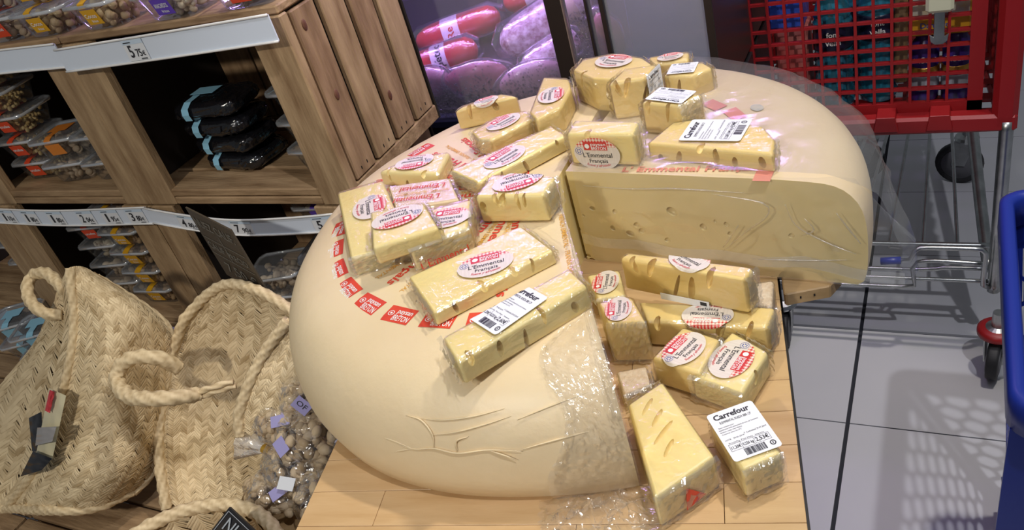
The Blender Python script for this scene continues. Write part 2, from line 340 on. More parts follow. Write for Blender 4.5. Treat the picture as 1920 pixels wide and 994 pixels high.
DATA = {'BAGS': [(-0.8953, 0.68, 0.6885), (-0.8999, 0.64, 0.643), (-0.9247, 0.63, 0.6676), (-0.9071, 0.6, 0.6036), (-0.9307, 0.58, 0.6466), (-0.9428, 0.57, 0.5783), (-0.8415, 0.57, 0.6035)],
 'CENTER_C': (-0.9163, 0.4187, 0.6),
 'CRIM': [(-1.117, 0.4457, 0.6), (-1.0716, 0.4873, 0.6), (-0.9995, 0.5134, 0.6), (-0.9147, 0.521, 0.6), (-0.8397, 0.5074, 0.6)],
 'EYES': [(0.027, 0.0872, 0.0045), (0.0113, 0.075, 0.0023), (-0.0038, 0.0528, 0.0054), (0.0507, 0.057, 0.0045), (0.0594, 0.0841, 0.0044), (0.0871, 0.0649, 0.0052), (0.093, 0.056, 0.0052),
          (0.0751, 0.0502, 0.006), (0.1392, 0.0892, 0.0078), (0.1777, 0.0684, 0.0056), (0.1941, 0.0785, 0.0028), (0.1262, 0.0442, 0.0044), (-0.0119, 0.0258, 0.0055), (0.0031, 0.0069, 0.0039),
          (0.0079, -0.002, 0.0055), (0.2079, 0.0747, 0.0041), (0.211, 0.0605, 0.0042), (0.2851, 0.0643, 0.004), (0.3069, 0.0692, 0.0046), (0.2386, 0.0715, 0.002)],
 'HANDLE_A': [(-1.3982, 0.67, 0.8292), (-1.4148, 0.66, 0.8361), (-1.441, 0.66, 0.8465), (-1.4669, 0.67, 0.8613), (-1.4848, 0.69, 0.8754), (-1.4812, 0.71, 0.885), (-1.4409, 0.71, 0.8895),
              (-1.4076, 0.7, 0.8783), (-1.3818, 0.69, 0.8695)],
 'HANDLE_B': [(-1.0916, 0.63, 0.7141), (-1.1011, 0.6, 0.7361), (-1.1369, 0.58, 0.7468), (-1.1893, 0.58, 0.7461), (-1.2319, 0.6, 0.754), (-1.2284, 0.62, 0.7728), (-1.2022, 0.635, 0.7805),
              (-1.1665, 0.65, 0.7687), (-1.1595, 0.665, 0.7335)],
 'NUESIGN': [(-0.9075, 0.47, 0.6708), (-0.8285, 0.44, 0.6777), (-0.8736, 0.42, 0.6376), (-0.9627, 0.45, 0.6198)],
 'OVALS': {'P12': (-0.44, 1.0899, -0.3523),
           'P16': (-0.3725, 1.1456, 0.1794),
           'P18': (-0.6293, 1.0215, 0.5516),
           'P19': (-0.5719, 0.9584, 1.0362),
           'P2': (-0.4499, 0.6308, 0.4748),
           'P20': (-0.5162, 1.0167, -1.2524),
           'P22': (-0.2574, 0.7467, -0.5971),
           'P23': (-0.234, 0.7084, -3.0702),
           'P26': (-0.3804, 0.7718, 1.7746),
           'P27': (-0.3302, 0.6863, 1.8247),
           'P28': (-0.2466, 0.6497, 1.1759),
           'P29': (-0.1948, 0.6456, -1.816),
           'P3': (-0.6749, 0.7372, -0.9489),
           'P4': (-0.5832, 0.6757, -2.5183),
           'P5': (-0.5309, 0.6982, 0.2598),
           'P6': (-0.6705, 0.8552, -2.8596),
           'P8': (-0.5278, 0.8618, 1.0984),
           'P9': (-0.4641, 0.7723, -2.5754)},
 'PACKET': [(-1.3951, 0.575, 0.7383), (-1.3696, 0.57, 0.7312), (-1.4544, 0.525, 0.6185), (-1.4695, 0.53, 0.6316), (-1.4844, 0.55, 0.6646), (-1.5303, 0.5, 0.571), (-1.4747, 0.505, 0.5854)],
 'PACKQ': [[(-1.3759, 0.565, 0.7508), (-1.328, 0.56, 0.7448), (-1.3869, 0.5, 0.6364), (-1.439, 0.505, 0.6367)],
           [(-1.4865, 0.55, 0.6727), (-1.4238, 0.55, 0.6999), (-1.4263, 0.51, 0.6338), (-1.4767, 0.515, 0.6235)],
           [(-1.4164, 0.525, 0.6864), (-1.3361, 0.52, 0.7089), (-1.3501, 0.505, 0.6852), (-1.4347, 0.51, 0.6519)],
           [(-1.4299, 0.5, 0.6499), (-1.37, 0.495, 0.6485), (-1.4137, 0.485, 0.6193), (-1.515, 0.485, 0.5784)],
           [(-1.366, 0.56, 0.7532), (-1.3543, 0.56, 0.7498), (-1.3738, 0.54, 0.7146), (-1.3844, 0.54, 0.7194)]],
 'PACKS': {'P1': (1.018, 0.99, [(-0.4361, 0.503), (-0.4024, 0.4709), (-0.3146, 0.5951), (-0.3447, 0.6227)]),
           'P10': (1.04, 0.99, [(-0.4377, 0.8776), (-0.3444, 0.8689), (-0.3472, 0.904), (-0.4397, 0.9158)]),
           'P11': (1.016, 0.99, [(-0.3363, 0.8913), (-0.3166, 0.9436), (-0.285, 0.9522), (-0.1993, 0.9216), (-0.1801, 0.8883), (-0.1762, 0.8531)]),
           'P12': (1.044, 0.99, [(-0.5011, 1.0767), (-0.4975, 1.1102), (-0.4514, 1.1225), (-0.3982, 1.0987), (-0.3772, 1.0729), (-0.404, 1.0249), (-0.456, 1.0384)]),
           'P13': (1.05, 0.99, [(-0.4186, 1.0028), (-0.4092, 1.0477), (-0.363, 1.0535), (-0.3704, 1.012)]),
           'P14': (1.038, 0.99, [(-0.361, 0.9599), (-0.3486, 1.0025), (-0.2821, 0.9759), (-0.3065, 0.9443)]),
           'P15': (1.025, 0.99, [(-0.3631, 1.0708), (-0.3568, 1.1036), (-0.3146, 1.1104), (-0.2969, 1.0894), (-0.3205, 1.0638)]),
           'P16': (1.02, 0.99, [(-0.4092, 1.1546), (-0.3485, 1.1639), (-0.3429, 1.1342), (-0.3965, 1.1273)]),
           'P18': (1.026, 0.99, [(-0.674, 0.9965), (-0.6673, 1.0135), (-0.6138, 1.0449), (-0.5809, 1.0333)]),
           'P19': (1.02, 0.99, [(-0.6158, 0.9363), (-0.5977, 0.9758), (-0.5525, 0.9947), (-0.526, 0.9687), (-0.571, 0.9092), (-0.5925, 0.9123)]),
           'P2': (1.01, 0.99, [(-0.5378, 0.6041), (-0.4737, 0.5473), (-0.381, 0.6635), (-0.4403, 0.709)]),
           'P20': (1.03, 0.99, [(-0.5323, 0.9697), (-0.5581, 1.0862), (-0.5114, 1.0768), (-0.4949, 1.0418), (-0.4872, 0.9811), (-0.5119, 0.945)]),
           'P22': (0.94, 0.89, [(-0.3425, 0.7473), (-0.1898, 0.7152), (-0.182, 0.738), (-0.3355, 0.7597)]),
           'P23': (0.89, 0.85, [(-0.3214, 0.7276), (-0.3017, 0.6938), (-0.167, 0.6961), (-0.1637, 0.7313)]),
           'P25': (0.885, 0.85, [(-0.2065, 0.7753), (-0.1752, 0.7889), (-0.1688, 0.7388), (-0.1979, 0.7459)]),
           'P26': (0.88, 0.85, [(-0.4129, 0.7888), (-0.373, 0.803), (-0.3475, 0.7493), (-0.3809, 0.739)]),
           'P27': (0.91, 0.85, [(-0.3605, 0.6993), (-0.3227, 0.7127), (-0.2922, 0.6682), (-0.3357, 0.6608)]),
           'P28': (0.89, 0.85, [(-0.2579, 0.688), (-0.2124, 0.6723), (-0.2218, 0.6167), (-0.2787, 0.6325)]),
           'P29': (0.885, 0.85, [(-0.2317, 0.6173), (-0.2042, 0.6924), (-0.1603, 0.6635), (-0.1747, 0.5987)]),
           'P3': (1.016, 0.99, [(-0.7575, 0.7764), (-0.7012, 0.8109), (-0.5687, 0.6629), (-0.6351, 0.6278)]),
           'P30': (0.87, 0.85, [(-0.3215, 0.6266), (-0.2908, 0.6396), (-0.2778, 0.6114), (-0.3017, 0.5913)]),
           'P31': (0.893, 0.85, [(-0.2833, 0.5591), (-0.2569, 0.5963), (-0.1814, 0.505), (-0.2237, 0.448)]),
           'P32': (0.89, 0.85, [(-0.1979, 0.5551), (-0.164, 0.5811), (-0.1241, 0.5236), (-0.1547, 0.4967)]),
           'P4': (1.042, 1.017, [(-0.6324, 0.6892), (-0.5669, 0.7112), (-0.5171, 0.6591), (-0.5816, 0.6138)]),
           'P5': (1.026, 0.99, [(-0.5491, 0.6355), (-0.5975, 0.7054), (-0.5216, 0.7459), (-0.4939, 0.6809)]),
           'P6': (1.016, 0.99, [(-0.7197, 0.8333), (-0.6861, 0.8695), (-0.6288, 0.8848), (-0.616, 0.8242)]),
           'P7': (1.01, 0.99, [(-0.6872, 0.8019), (-0.5975, 0.821), (-0.5549, 0.7673), (-0.6392, 0.7428)]),
           'P8': (1.016, 0.99, [(-0.5987, 0.8321), (-0.5384, 0.7977), (-0.4596, 0.9188), (-0.4946, 0.9508)]),
           'P9': (1.033, 0.99, [(-0.5083, 0.7372), (-0.4183, 0.7414), (-0.4177, 0.7823), (-0.5104, 0.7913)])},
 'PATCH_Aleft': [[(-1.3444, 0.7, 0.9136), (-1.4124, 0.7, 0.8658), (-1.4733, 0.7, 0.8176), (-1.5403, 0.71, 0.7708)],
                 [(-1.3401, 0.655, 0.8343), (-1.4115, 0.66, 0.8049), (-1.4975, 0.67, 0.7751), (-1.6207, 0.69, 0.7103)],
                 [(-1.3581, 0.6, 0.7559), (-1.4532, 0.615, 0.7293), (-1.5636, 0.63, 0.7006), (-1.7308, 0.65, 0.6368)],
                 [(-1.4242, 0.55, 0.6613), (-1.5446, 0.57, 0.6183), (-1.6666, 0.58, 0.5856), (-1.8655, 0.6, 0.5284)],
                 [(-1.4995, 0.51, 0.574), (-1.6237, 0.53, 0.523), (-1.722, 0.525, 0.4983), (-1.8031, 0.505, 0.5114)],
                 [(-1.6388, 0.47, 0.4689), (-1.6785, 0.464, 0.4657), (-1.7391, 0.453, 0.4631), (-1.8167, 0.442, 0.4647)]],
 'PATCH_Aright': [[(-1.3444, 0.7, 0.9136), (-1.3425, 0.715, 0.9025), (-1.3526, 0.73, 0.8848), (-1.3755, 0.75, 0.8539)],
                  [(-1.3401, 0.655, 0.8343), (-1.2702, 0.67, 0.8397), (-1.2493, 0.71, 0.8144), (-1.284, 0.76, 0.7484)],
                  [(-1.3581, 0.6, 0.7559), (-1.267, 0.61, 0.7585), (-1.2575, 0.66, 0.7127), (-1.2776, 0.73, 0.6579)],
                  [(-1.4242, 0.55, 0.6613), (-1.3088, 0.555, 0.6635), (-1.2756, 0.6, 0.6217), (-1.3032, 0.66, 0.5673)],
                  [(-1.4995, 0.51, 0.574), (-1.3515, 0.5, 0.6047), (-1.2853, 0.53, 0.585), (-1.3108, 0.6, 0.5127)],
                  [(-1.6388, 0.47, 0.4689), (-1.4271, 0.46, 0.5308), (-1.3485, 0.49, 0.522), (-1.3282, 0.55, 0.499)]],
 'PATCH_B': [[(-1.222, 0.76, 0.7564), (-1.173, 0.79, 0.7906), (-1.1078, 0.8, 0.8147), (-1.0203, 0.785, 0.8142), (-0.9486, 0.77, 0.789)],
             [(-1.272, 0.72, 0.6815), (-1.2303, 0.76, 0.6904), (-1.1635, 0.78, 0.6931), (-1.0652, 0.77, 0.7121), (-0.965, 0.75, 0.7282)],
             [(-1.2871, 0.655, 0.6042), (-1.2601, 0.7, 0.5913), (-1.2076, 0.72, 0.5796), (-1.1316, 0.72, 0.5918), (-1.0099, 0.71, 0.6346)],
             [(-1.2826, 0.605, 0.5431), (-1.266, 0.64, 0.5072), (-1.2117, 0.655, 0.5019), (-1.1327, 0.655, 0.5188), (-1.0217, 0.65, 0.5482)],
             [(-1.2577, 0.55, 0.4713), (-1.2339, 0.58, 0.4479), (-1.1747, 0.595, 0.4526), (-1.0993, 0.6, 0.4738), (-1.0101, 0.6, 0.497)]],
 'PATCH_D': [[(-0.9096, 0.72, 0.817), (-0.9008, 0.725, 0.8158), (-0.892, 0.73, 0.8123)], [(-0.9525, 0.69, 0.7772), (-0.9298, 0.7, 0.7707), (-0.9012, 0.71, 0.765)],
             [(-0.9816, 0.655, 0.7361), (-0.9462, 0.665, 0.7314), (-0.906, 0.68, 0.7226)], [(-1.0071, 0.625, 0.6892), (-0.9644, 0.635, 0.6862), (-0.9163, 0.645, 0.6841)],
             [(-1.0128, 0.61, 0.6538), (-0.9706, 0.615, 0.6564), (-0.9271, 0.62, 0.6593)]],
 'PRICE_STICKERS': {'P1': (-0.3826, 0.5501, -0.4866, 0.0465, 0.0688),
                    'P11': (-0.2547, 0.9132, 1.4778, 0.0547, 0.0774),
                    'P14': (-0.3241, 0.9733, 2.7967, 0.0578, 0.0364),
                    'P15': (-0.3382, 1.0875, -3.1094, 0.0394, 0.0341),
                    'P32': (-0.1625, 0.543, 0.637, 0.0479, 0.0652)},
 'SIGN': [(-1.1953, 0.86, 0.9359), (-1.0355, 0.8, 0.9308), (-1.0236, 0.8, 0.7904), (-1.1838, 0.86, 0.7864)]}
random.seed(7)
# ================================================================== floor
floor = struct(MB().box((-.83, 1.79, -.012), (4.0, 3.1, .01)).build('floor', M_grout))
tx = [-.178+.6586*k for k in range(-4, 3)]; ty = [1.7315+.3293*k for k in range(-4, 6)]
for i in range(len(tx)-1):
    for j in range(len(ty)-1):
        gx0 = .0045 if abs(tx[i]+.178) < .01 else .0016; gx1 = .0045 if abs(tx[i+1]+.178) < .01 else .0016
        gy0 = .0045 if abs(ty[j]-1.7315) < .01 else .0016; gy1 = .0045 if abs(ty[j+1]-1.7315) < .01 else .0016
        MB().box2((tx[i]+gx0, ty[j]+gy0, -.008), (tx[i+1]-gx1, ty[j+1]-gy1, 0)).build('tile', M_tile, floor)

# ================================================================== butcher-block table
TZ = .85
ta = R(13); tux = Vector((math.cos(ta), math.sin(ta), 0)); tuy = Vector((-math.sin(ta), math.cos(ta), 0))
tR = Vector((-.134, .635, 0)); tL = Vector((-.62, .42, 0))
xr = tR.dot(tux); xl = tL.dot(tux)
y0 = .40; y1 = 1.32
table = thing('display_table', 'maple butcher-block table top on black metal legs under the cut cheese wheel', 'table')
rot = Matrix.Rotation(ta, 3, 'Z')
yy = y0; k = 0
while yy < y1-.01:
    wd = .046; xa = xl; cuts = [xl]
    off = [.17, .31, .09, .24][k % 4]
    x = xl+off
    while x < xr-.06: cuts.append(x); x += .26+.05*((k*7) % 3)
    cuts.append(xr)
    for a, b in zip(cuts[:-1], cuts[1:]):
        c = tux*((a+b)/2)+tuy*(yy+wd/2)
        mb = MB().box((0,0,0), (b-a-.0006, wd-.0006, .036))
        o = mb.build('stave', M_block if random.random() < .5 else M_block2, table, bevel=.0004)
        o.matrix_local = Matrix.Translation((c.x, c.y, TZ-.018)) @ Matrix.Rotation(ta, 4, 'Z')
    yy += wd; k += 1
ap = MB()
for (xa, xb, ya, yb) in ((xl+.004, xl+.02, y0, y1), (xr-.016, xr+.003, y0, y1), (xl, xr, y0+.01, y0+.03), (xl, xr, y1-.03, y1-.01)):
    c = tux*((xa+xb)/2)+tuy*((ya+yb)/2); ap.box((c.x, c.y, TZ-.036-.03), (xb-xa, yb-ya, .06), rot)
ap.build('apron', M_black, table)
for xa in (xl+.09, xr-.2):
    for ya in (y0+.05, y1-.06):
        c = tux*xa+tuy*ya; MB().box((c.x, c.y, (TZ-.09)/2), (.04, .04, TZ-.09), rot).build('leg', M_black, table, bevel=.003)
bd = MB(); P = [(-.1685, .8065), (-.165, .805), (-.118, .825), (-.108, .85), (-.125, .93), (-.19, 1.02), (-.2185, 1.02)]
bd.prism([(x, y) for x, y in P], TZ-.018, TZ+.0005)
bo = bd.build('support_board', M_board, None, bevel=.0015)
tag(bo, 'bare wooden board jutting past the table edge under the bagged cheese quarter', 'board')
mbh = MB()
for x in (-.15, -.135): mbh.box((x, .8125+(x+.15)*.4, TZ-.008), (.0016, .004, .003))
mbh.build('nail_hole', M_black, bo)

# ================================================================== cheese wheel sectors
PROF = [(.388,0),(.396,.007),(.400,.024),(.398,.048),(.390,.076),(.375,.101),(.354,.121),(.328,.133),(.295,.1395),(.22,.1422),(.12,.1435)]
PR = [(p.x, p.y) for p in resample([(a,b,0) for a,b in PROF], .009)]
def h_top(r, prof=None):
    pts = [(0,.144)]+[(a,b) for a,b in reversed(prof or PROF) if b >= .052]
    for (r0,z0),(r1,z1) in zip(pts[:-1], pts[1:]):
        if r0 <= r <= r1: return z0+(z1-z0)*(r-r0)/(r1-r0)
    return 0
QPROF = [(.358,0),(.365,.006),(.369,.03),(.369,.075),(.364,.105),(.353,.124),(.336,.136),(.31,.1405),(.26,.1418),(.2,.1424),(.12,.1435)]
QR = [(p.x, p.y) for p in resample([(a,b,0) for a,b in QPROF], .009)]
def sector(c, a0, a1, n, wob=.0, PR=PR):
    V = []; F = []; k = len(PR)
    for i in range(n+1):
        a = R(a0+(a1-a0)*i/n)
        for r_, z in PR:
            rr = r_*(1+wob*noise.noise(Vector((math.cos(a)*2.2, math.sin(a)*2.2, z*6))))
            zz = z+(.0012*noise.noise(Vector((r_*14*math.cos(a), r_*14*math.sin(a), 3))) if z > .1 else 0)
            V.append((c[0]+rr*math.cos(a), c[1]+rr*math.sin(a), TZ+zz))
    ab = len(V); V.append((c[0], c[1], TZ)); at = len(V); V.append((c[0], c[1], TZ+.144))
    for i in range(n):
        p, q = i*k, (i+1)*k
        for j in range(k-1): F.append((p+j, q+j, q+j+1, p+j+1))
        F.append((ab, q, p)); F.append((at, p+k-1, q+k-1))
    cut0 = tuple([ab]+[j for j in range(k)]+[at]); cut1 = tuple([at]+[n*k+j for j in range(k-1,-1,-1)]+[ab])
    return V, F, cut0, cut1
HC = (-.448, .834); QC = (-.444, .862); QA = -5.0
half = thing('cheese_wheel_piece', 'big uncut-rind part of the emmental wheel in front, ring of red badges on top', 'cheese', (HC[0], HC[1], TZ))
def rel(o, parent):
    o.parent = parent; o.matrix_parent_inverse = Matrix.Translation(-Vector(parent.location)); return o
V, F, c0, c1 = sector(HC, 93, 299, 96, .012)
me = bpy.data.meshes.new('rind_body'); me.from_pydata(V, [], F+[c0, c1]); me.materials.append(M_rind); me.materials.append(M_cheese)
for p in me.polygons: p.use_smooth = len(p.vertices) < 6
me.polygons[len(F)].material_index = 1; me.polygons[len(F)+1].material_index = 1
body = bpy.data.objects.new('rind_body', me); col.objects.link(body); rel(body, half)
quarter = thing('cheese_wheel_quarter', 'quarter of the emmental wheel inside a clear bag, holed cut face towards the packs', 'cheese', (QC[0], QC[1], TZ))
V, F, c0, c1 = sector(QC, QA, 88, 48, .006, QR)
me = bpy.data.meshes.new('quarter_body'); me.from_pydata(V, [], F+[c0, c1]); me.materials.append(M_rind); me.materials.append(M_qcut)
for p in me.polygons: p.use_smooth = len(p.vertices) < 6
me.polygons[len(F)].material_index = 1; me.polygons[len(F)+1].material_index = 1
qbody = bpy.data.objects.new('quarter_body', me); col.objects.link(qbody); rel(qbody, quarter)
BOOL = []
def add_bool(o, cutter_mb, cmat):
    cm = cutter_mb.mesh('eye_cutter'); cm.materials.append(cmat); co = bpy.data.objects.new('eye_cutter', cm); col.objects.link(co)
    md = o.modifiers.new('eyes', 'BOOLEAN'); md.operation = 'DIFFERENCE'; md.solver = 'EXACT'; md.use_self = True; md.object = co; BOOL.append((o, co))
qa = R(QA); qx = Vector((math.cos(qa), math.sin(qa), 0)); qy = Vector((-math.sin(qa), math.cos(qa), 0))
cut = MB()
for i, (x, z, r_) in enumerate(DATA['EYES']):
    p = Vector((QC[0], QC[1], TZ+z))+qx*x+qy*(r_*.15)
    cut.ball(p, (r_*1.05, r_*.8, r_*.85), Matrix.Rotation(.5*i, 3, 'Y'), 12, 8)
add_bool(qbody, cut, M_qcut)

# print on the rinds
def on_top(center, ang, tz=.0006):
    ca, sa = math.cos(ang), math.sin(ang)
    return ca, sa
RC = (-.486, .819)          # the printed ring sits a little off the wheel's own centre
t_badge1 = T('paysan', 0, .012); t_badge2 = T('BRETON', 0, .012); t_emm = T("L' Emmental Français", 0, .02); t_fr = T('FRENCH EMMENTAL - FRANSK EMMENTAL', 0, .01)
t_o1 = T("L'Emmental", 0, .008); t_o2 = T('Français', 0, .008); t_o3 = T('Suave y afrutado', .35, .01)
t_cf = T('Carrefour', 0, .03); t_c2 = T('B.EMMENTAL RUEDA BBK CP'); t_c3 = T('Queso emmental graso'); t_c4 = T('Ingredientes: leche pasteurizada de vaca, sal, fermentos'); t_c5 = T('lácticos, cuajo microbiano.'); t_c6 = T('Conservar entre 0 y 8°C'); t_c7 = T('LOTE   29.06.2019'); t_c8 = T('F. Caducidad 29.07.2019'); t_c9 = T('Precio/Kg  Peso Neto   Importe')
PRICES = dict(P1=('11,20€','0,232 kg','2,60€'), P11=('11,20€','0,441 kg','4,94€'), P14=('','',''), P15=('','',''), P13=('','',''), P32=('11,20€','0,226 kg','2,53€'))
t_price = {k: [T(s, 0, .015) for s in v] for k, v in PRICES.items()}
STRIP_T = {s: T(s, 0, .015) for s in ('5','75','1','10','80','2','04','95','3','4','7','90','99','€')}
t_nut = {s: T(s, 0, .015) for s in ('Cocos','fritos','ANACARDOS','crudos','AVELLANA','tostada')}
t_sign = {s: T(s, 0, .005) for s in ('NUEZ CALIF.','CALIF','PRECIO','7,50 €','OF','NUE')}
t_misc = {s: T(s, 0, .02) for s in ('font','vella','enSure','DanOgo','Re','Espetec')}
make_texts()

def wheel_fn(C_, rc, ang, z_off=.0007, cen=None):
    # maps local label coordinates (x outward, y sideways) to the rind's top
    ca, sa = math.cos(ang), math.sin(ang)
    def fn(x, y):
        X = C_[0]+ca*(rc+x)-sa*y; Y = C_[1]+sa*(rc+x)+ca*y
        return (X, Y, TZ+h_top(math.hypot(X-cen[0], Y-cen[1]), QPROF if cen is QC else None)+z_off+(.0006 if cen is QC else 0)+.0013*noise.noise(Vector(((X-cen[0])*14, (Y-cen[1])*14, 3))))
    return fn
def tang_fn(C_, rc, ang, cen, z_off=.0007):
    # text running along the tangent (anticlockwise), its top towards the centre
    ca, sa = math.cos(ang), math.sin(ang)
    base = wheel_fn(C_, rc, ang, z_off, cen)
    return lambda x, y: base(-y, x)
def rect_grid(fn, w_, h_, nx=6, ny=4):
    V = [fn(-w_/2+w_*i/nx, -h_/2+h_*j/ny) for i in range(nx+1) for j in range(ny+1)]; F = []
    for i in range(nx):
        for j in range(ny): a = i*(ny+1)+j; F.append((a, a+ny+1, a+ny+2, a+1))
    return V, F
for k in range(18):
    a = R(200.4-12*4+11.9*k)
    px = RC[0]+.262*math.cos(a); py = RC[1]+.262*math.sin(a)
    dirc = math.degrees(math.atan2(py-HC[1], px-HC[0])) % 360
    if not (97 < dirc < 292): continue
    mb = MB(); mb.add(*rect_grid(tang_fn(RC, .262, a, HC), .040, .025)); b = rel(mb.build('red_badge', M_rosered), half)
    tb = MB(); fn = tang_fn(RC, .262, a, HC, .0011)
    put_text(tb, t_badge1, .006, .0048, .0075, .022, fn); put_text(tb, t_badge2, .006, -.0062, .0085, .024, fn)
    tb.add([fn(-.0125+.0042*math.cos(2*PI*i/14), .0042*math.sin(2*PI*i/14)) for i in range(14)]+[fn(-.0125+.0033*math.cos(2*PI*i/14), .0033*math.sin(2*PI*i/14)) for i in range(14)], [(i,(i+1)%14,14+(i+1)%14,14+i) for i in range(14)])
    tb.add([fn(-.0125+.0018*math.cos(2*PI*i/5), .0018*math.sin(2*PI*i/5)) for i in range(5)], [(0,1,2,3,4)])
    o = tb.build('badge_lettering', M_white); o.parent = b
for k in range(27):
    a = R(232.6+13.4*(k-9))
    d = math.degrees(a) % 360
    if not (102 < d < 291): continue
    mb = MB(); put_text(mb, t_emm, 0, 0, .0125, .19, wheel_fn(RC, .132, a, .0009, HC))
    rel(mb.build('red_lettering', M_rosered), half)
    if d < 284:
        mb = MB(); put_text(mb, t_fr, 0, 0, .006, .16, wheel_fn(RC, .15, a+R(6.7), .0009, HC)); rel(mb.build('gold_lettering', M_gold), half)
mb = MB(); put_text(mb, t_fr, 0, 0, .006, .15, wheel_fn(HC, .16, R(296), .0009, HC)); rel(mb.build('gold_lettering', M_gold), half)
qf = wheel_fn(QC, .165, R(QA+5), .001, QC)
mb = MB(); put_text(mb, t_emm, 0, 0, .012, .17, qf); rel(mb.build('faded_lettering', M_fadedred), quarter)
for (x, y, aa) in ((-.187, .85, 0), (-.252, 1.005, 46), (-.286, 1.035, 53), (-.40, 1.10, 80)):
    a = math.atan2(y-QC[1], x-QC[0]); rc = math.hypot(x-QC[0], y-QC[1])
    mb = MB(); mb.add(*rect_grid(tang_fn(QC, rc, a, QC), .034, .02)); rel(mb.build('faded_badge', M_fadedred), quarter)
mb = MB(); a = R(36); fn = tang_fn(QC, .27, a, QC)
mb.add([fn(.011*math.cos(2*PI*i/16), .008*math.sin(2*PI*i/16)) for i in range(16)], [tuple(range(16))]); rel(mb.build('mould_spot', mat('mould_grey', (.42,.42,.38), .8, var=(.6,.55,.42), scale=120)), quarter)

# creases of the vacuum skin low on the front of the wheel
def on_side(th, s):
    i = s*(len(PR)-1); j = min(int(i), len(PR)-2); f = i-j
    r_ = PR[j][0]+(PR[j+1][0]-PR[j][0])*f; z = PR[j][1]+(PR[j+1][1]-PR[j][1])*f
    return Vector((HC[0]+(r_+.0006)*math.cos(R(th)), HC[1]+(r_+.0006)*math.sin(R(th)), TZ+z))
for pth in ([(262,.16),(266,.155),(270,.17),(274,.165),(279,.18),(284,.175)], [(270,.17),(270,.21),(268,.245),(265,.25)], [(270,.21),(274,.225),(279,.25),(283,.27)], [(266,.155),(263,.135),(261,.115)],
            [(274,.17),(274,.20),(276,.215)], [(268,.25),(272,.255),(277,.27),(282,.29)], [(258,.16),(262,.165),(266,.155)], [(284,.18),(290,.20),(297,.21)], [(284,.26),(290,.29),(297,.31)], [(279,.18),(282,.16),(283,.15)]):
    P = resample([on_side(*p) for p in pth], .004)
    rel(MB().tube(P, lambda t: .0009*math.sin(PI*min(max(t,.04),.96))+.0002, 6).build('skin_crease', M_rind, None, True), half)

# cling film over the cut edge of the big piece
def film_half(u, v):
    s = 1-u            # from the top rim (s=1) to the table (s=0)
    left = 297.2-7.5*min(1, max(0, (u-.42)/.12))+1.5*math.sin(u*19)
    if u > .85: left -= 3*(u-.85)/.15
    th = left+(299.3-left)*v
    p = on_side(th, min(s,1.0)) if u > .02 else on_side(th, 1)
    d = Vector((math.cos(R(th)), math.sin(R(th)), .8)).normalized()
    w_ = .002+.0022*abs(noise.noise(p*60))+.0018*abs(noise.noise(p*150))+(.007 if v < .12 else 0)*abs(noise.noise(p*90))
    return tuple(p+d*w_)
fo = MB().grid(film_half, 110, 30).build('film_sheet', M_film2, None, False)
film1 = thing('cling_film_wrap', 'crumpled clear cling film over the cut edge of the front wheel piece', 'cling film', (-.27, .5, TZ))
rel(fo, film1)
def film_edge(u, v):
    # gathered border of the film, running up along the cut
    r_ = .385*(1-u); th = 298.6-1.2*v
    z = h_top(r_)+.003+.006*abs(noise.noise(Vector((u*26, v*3, 1))))*(1-abs(2*v-1)*.5)
    return (HC[0]+r_*math.cos(R(th))+.006*(v-.5), HC[1]+r_*math.sin(R(th)), TZ+z+.004)
rel(MB().grid(film_edge, 90, 6).build('gathered_edge', M_film2, None, False), film1)
def crumple(u, v):
    a = Vector((-.352, .452, 0)); b = Vector((-.245, .498, 0)); c_ = Vector((-.325, .388, 0)); d = Vector((-.215, .428, 0))
    p = (a*(1-u)+b*u)*(1-v)+(c_*(1-u)+d*u)*v
    n1 = noise.noise(Vector((u*7, v*7, 2))); n2 = noise.noise(Vector((u*17, v*17, 5)))
    return (p.x+.006*n2, p.y+.006*n1, TZ+.001+max(0, .013+.022*n1+.013*n2)*math.sin(PI*min(1, max(.02, v)))*math.sin(PI*min(.98, max(.02, u))))
rel(MB().grid(crumple, 60, 44).build('crumpled_tail', M_film2, None, False), film1)

# clear bag around the quarter
bag = thing('plastic_bag', 'loose clear plastic bag pulled over the cheese quarter, corner hanging past the table', 'plastic bag', (QC[0], QC[1], TZ))
def bag_shell(u, v):
    a = QA+(92-QA)*u; s = v
    if s < .5:
        r_ = .02+(.38-.02)*(s/.5); z = .148+.010*math.sin(PI*min(1, r_/.40))*(.5+.5*noise.noise(Vector((u*3, r_*9, 0))))
        if r_ > .33: z -= .6*(r_-.33)**1.2
    else:
        t = (s-.5)/.5; r_ = .38+.008*math.sin(PI*t)+.012*t; z = .128-.122*t
    tip = max(0, 1-abs(a+1)/8)*max(0, (s-.55)/.45); r_ += .032*tip
    r_ += .007*noise.noise(Vector((u*9, s*6, 4)))+.003*noise.noise(Vector((u*26, s*12, 8))); z += .003*noise.noise(Vector((u*18, s*14, 9)))
    z = max(z, .0025)
    return (QC[0]+r_*math.cos(R(a)), QC[1]+r_*math.sin(R(a)), TZ+z)
rel(MB().grid(bag_shell, 64, 56).build('bag_shell', M_bag, None, True), bag)
def bag_front(u, v):
    x = .015+.405*u; z = .147*(1-v)+.003
    edge = max(0, (x-.33)/.14)
    off = .006+.006*math.sin(PI*v)+.004*noise.noise(Vector((u*8, v*4, 1)))+.0025*noise.noise(Vector((u*22, v*10, 3)))
    if x > .36: z = min(z, .147-1.2*(x-.36))
    p = Vector((QC[0], QC[1], TZ+max(z, .002)))+qx*x-qy*max(off, .003)
    return tuple(p)
rel(MB().grid(bag_front, 60, 26).build('bag_front', M_bag, None, True), bag)
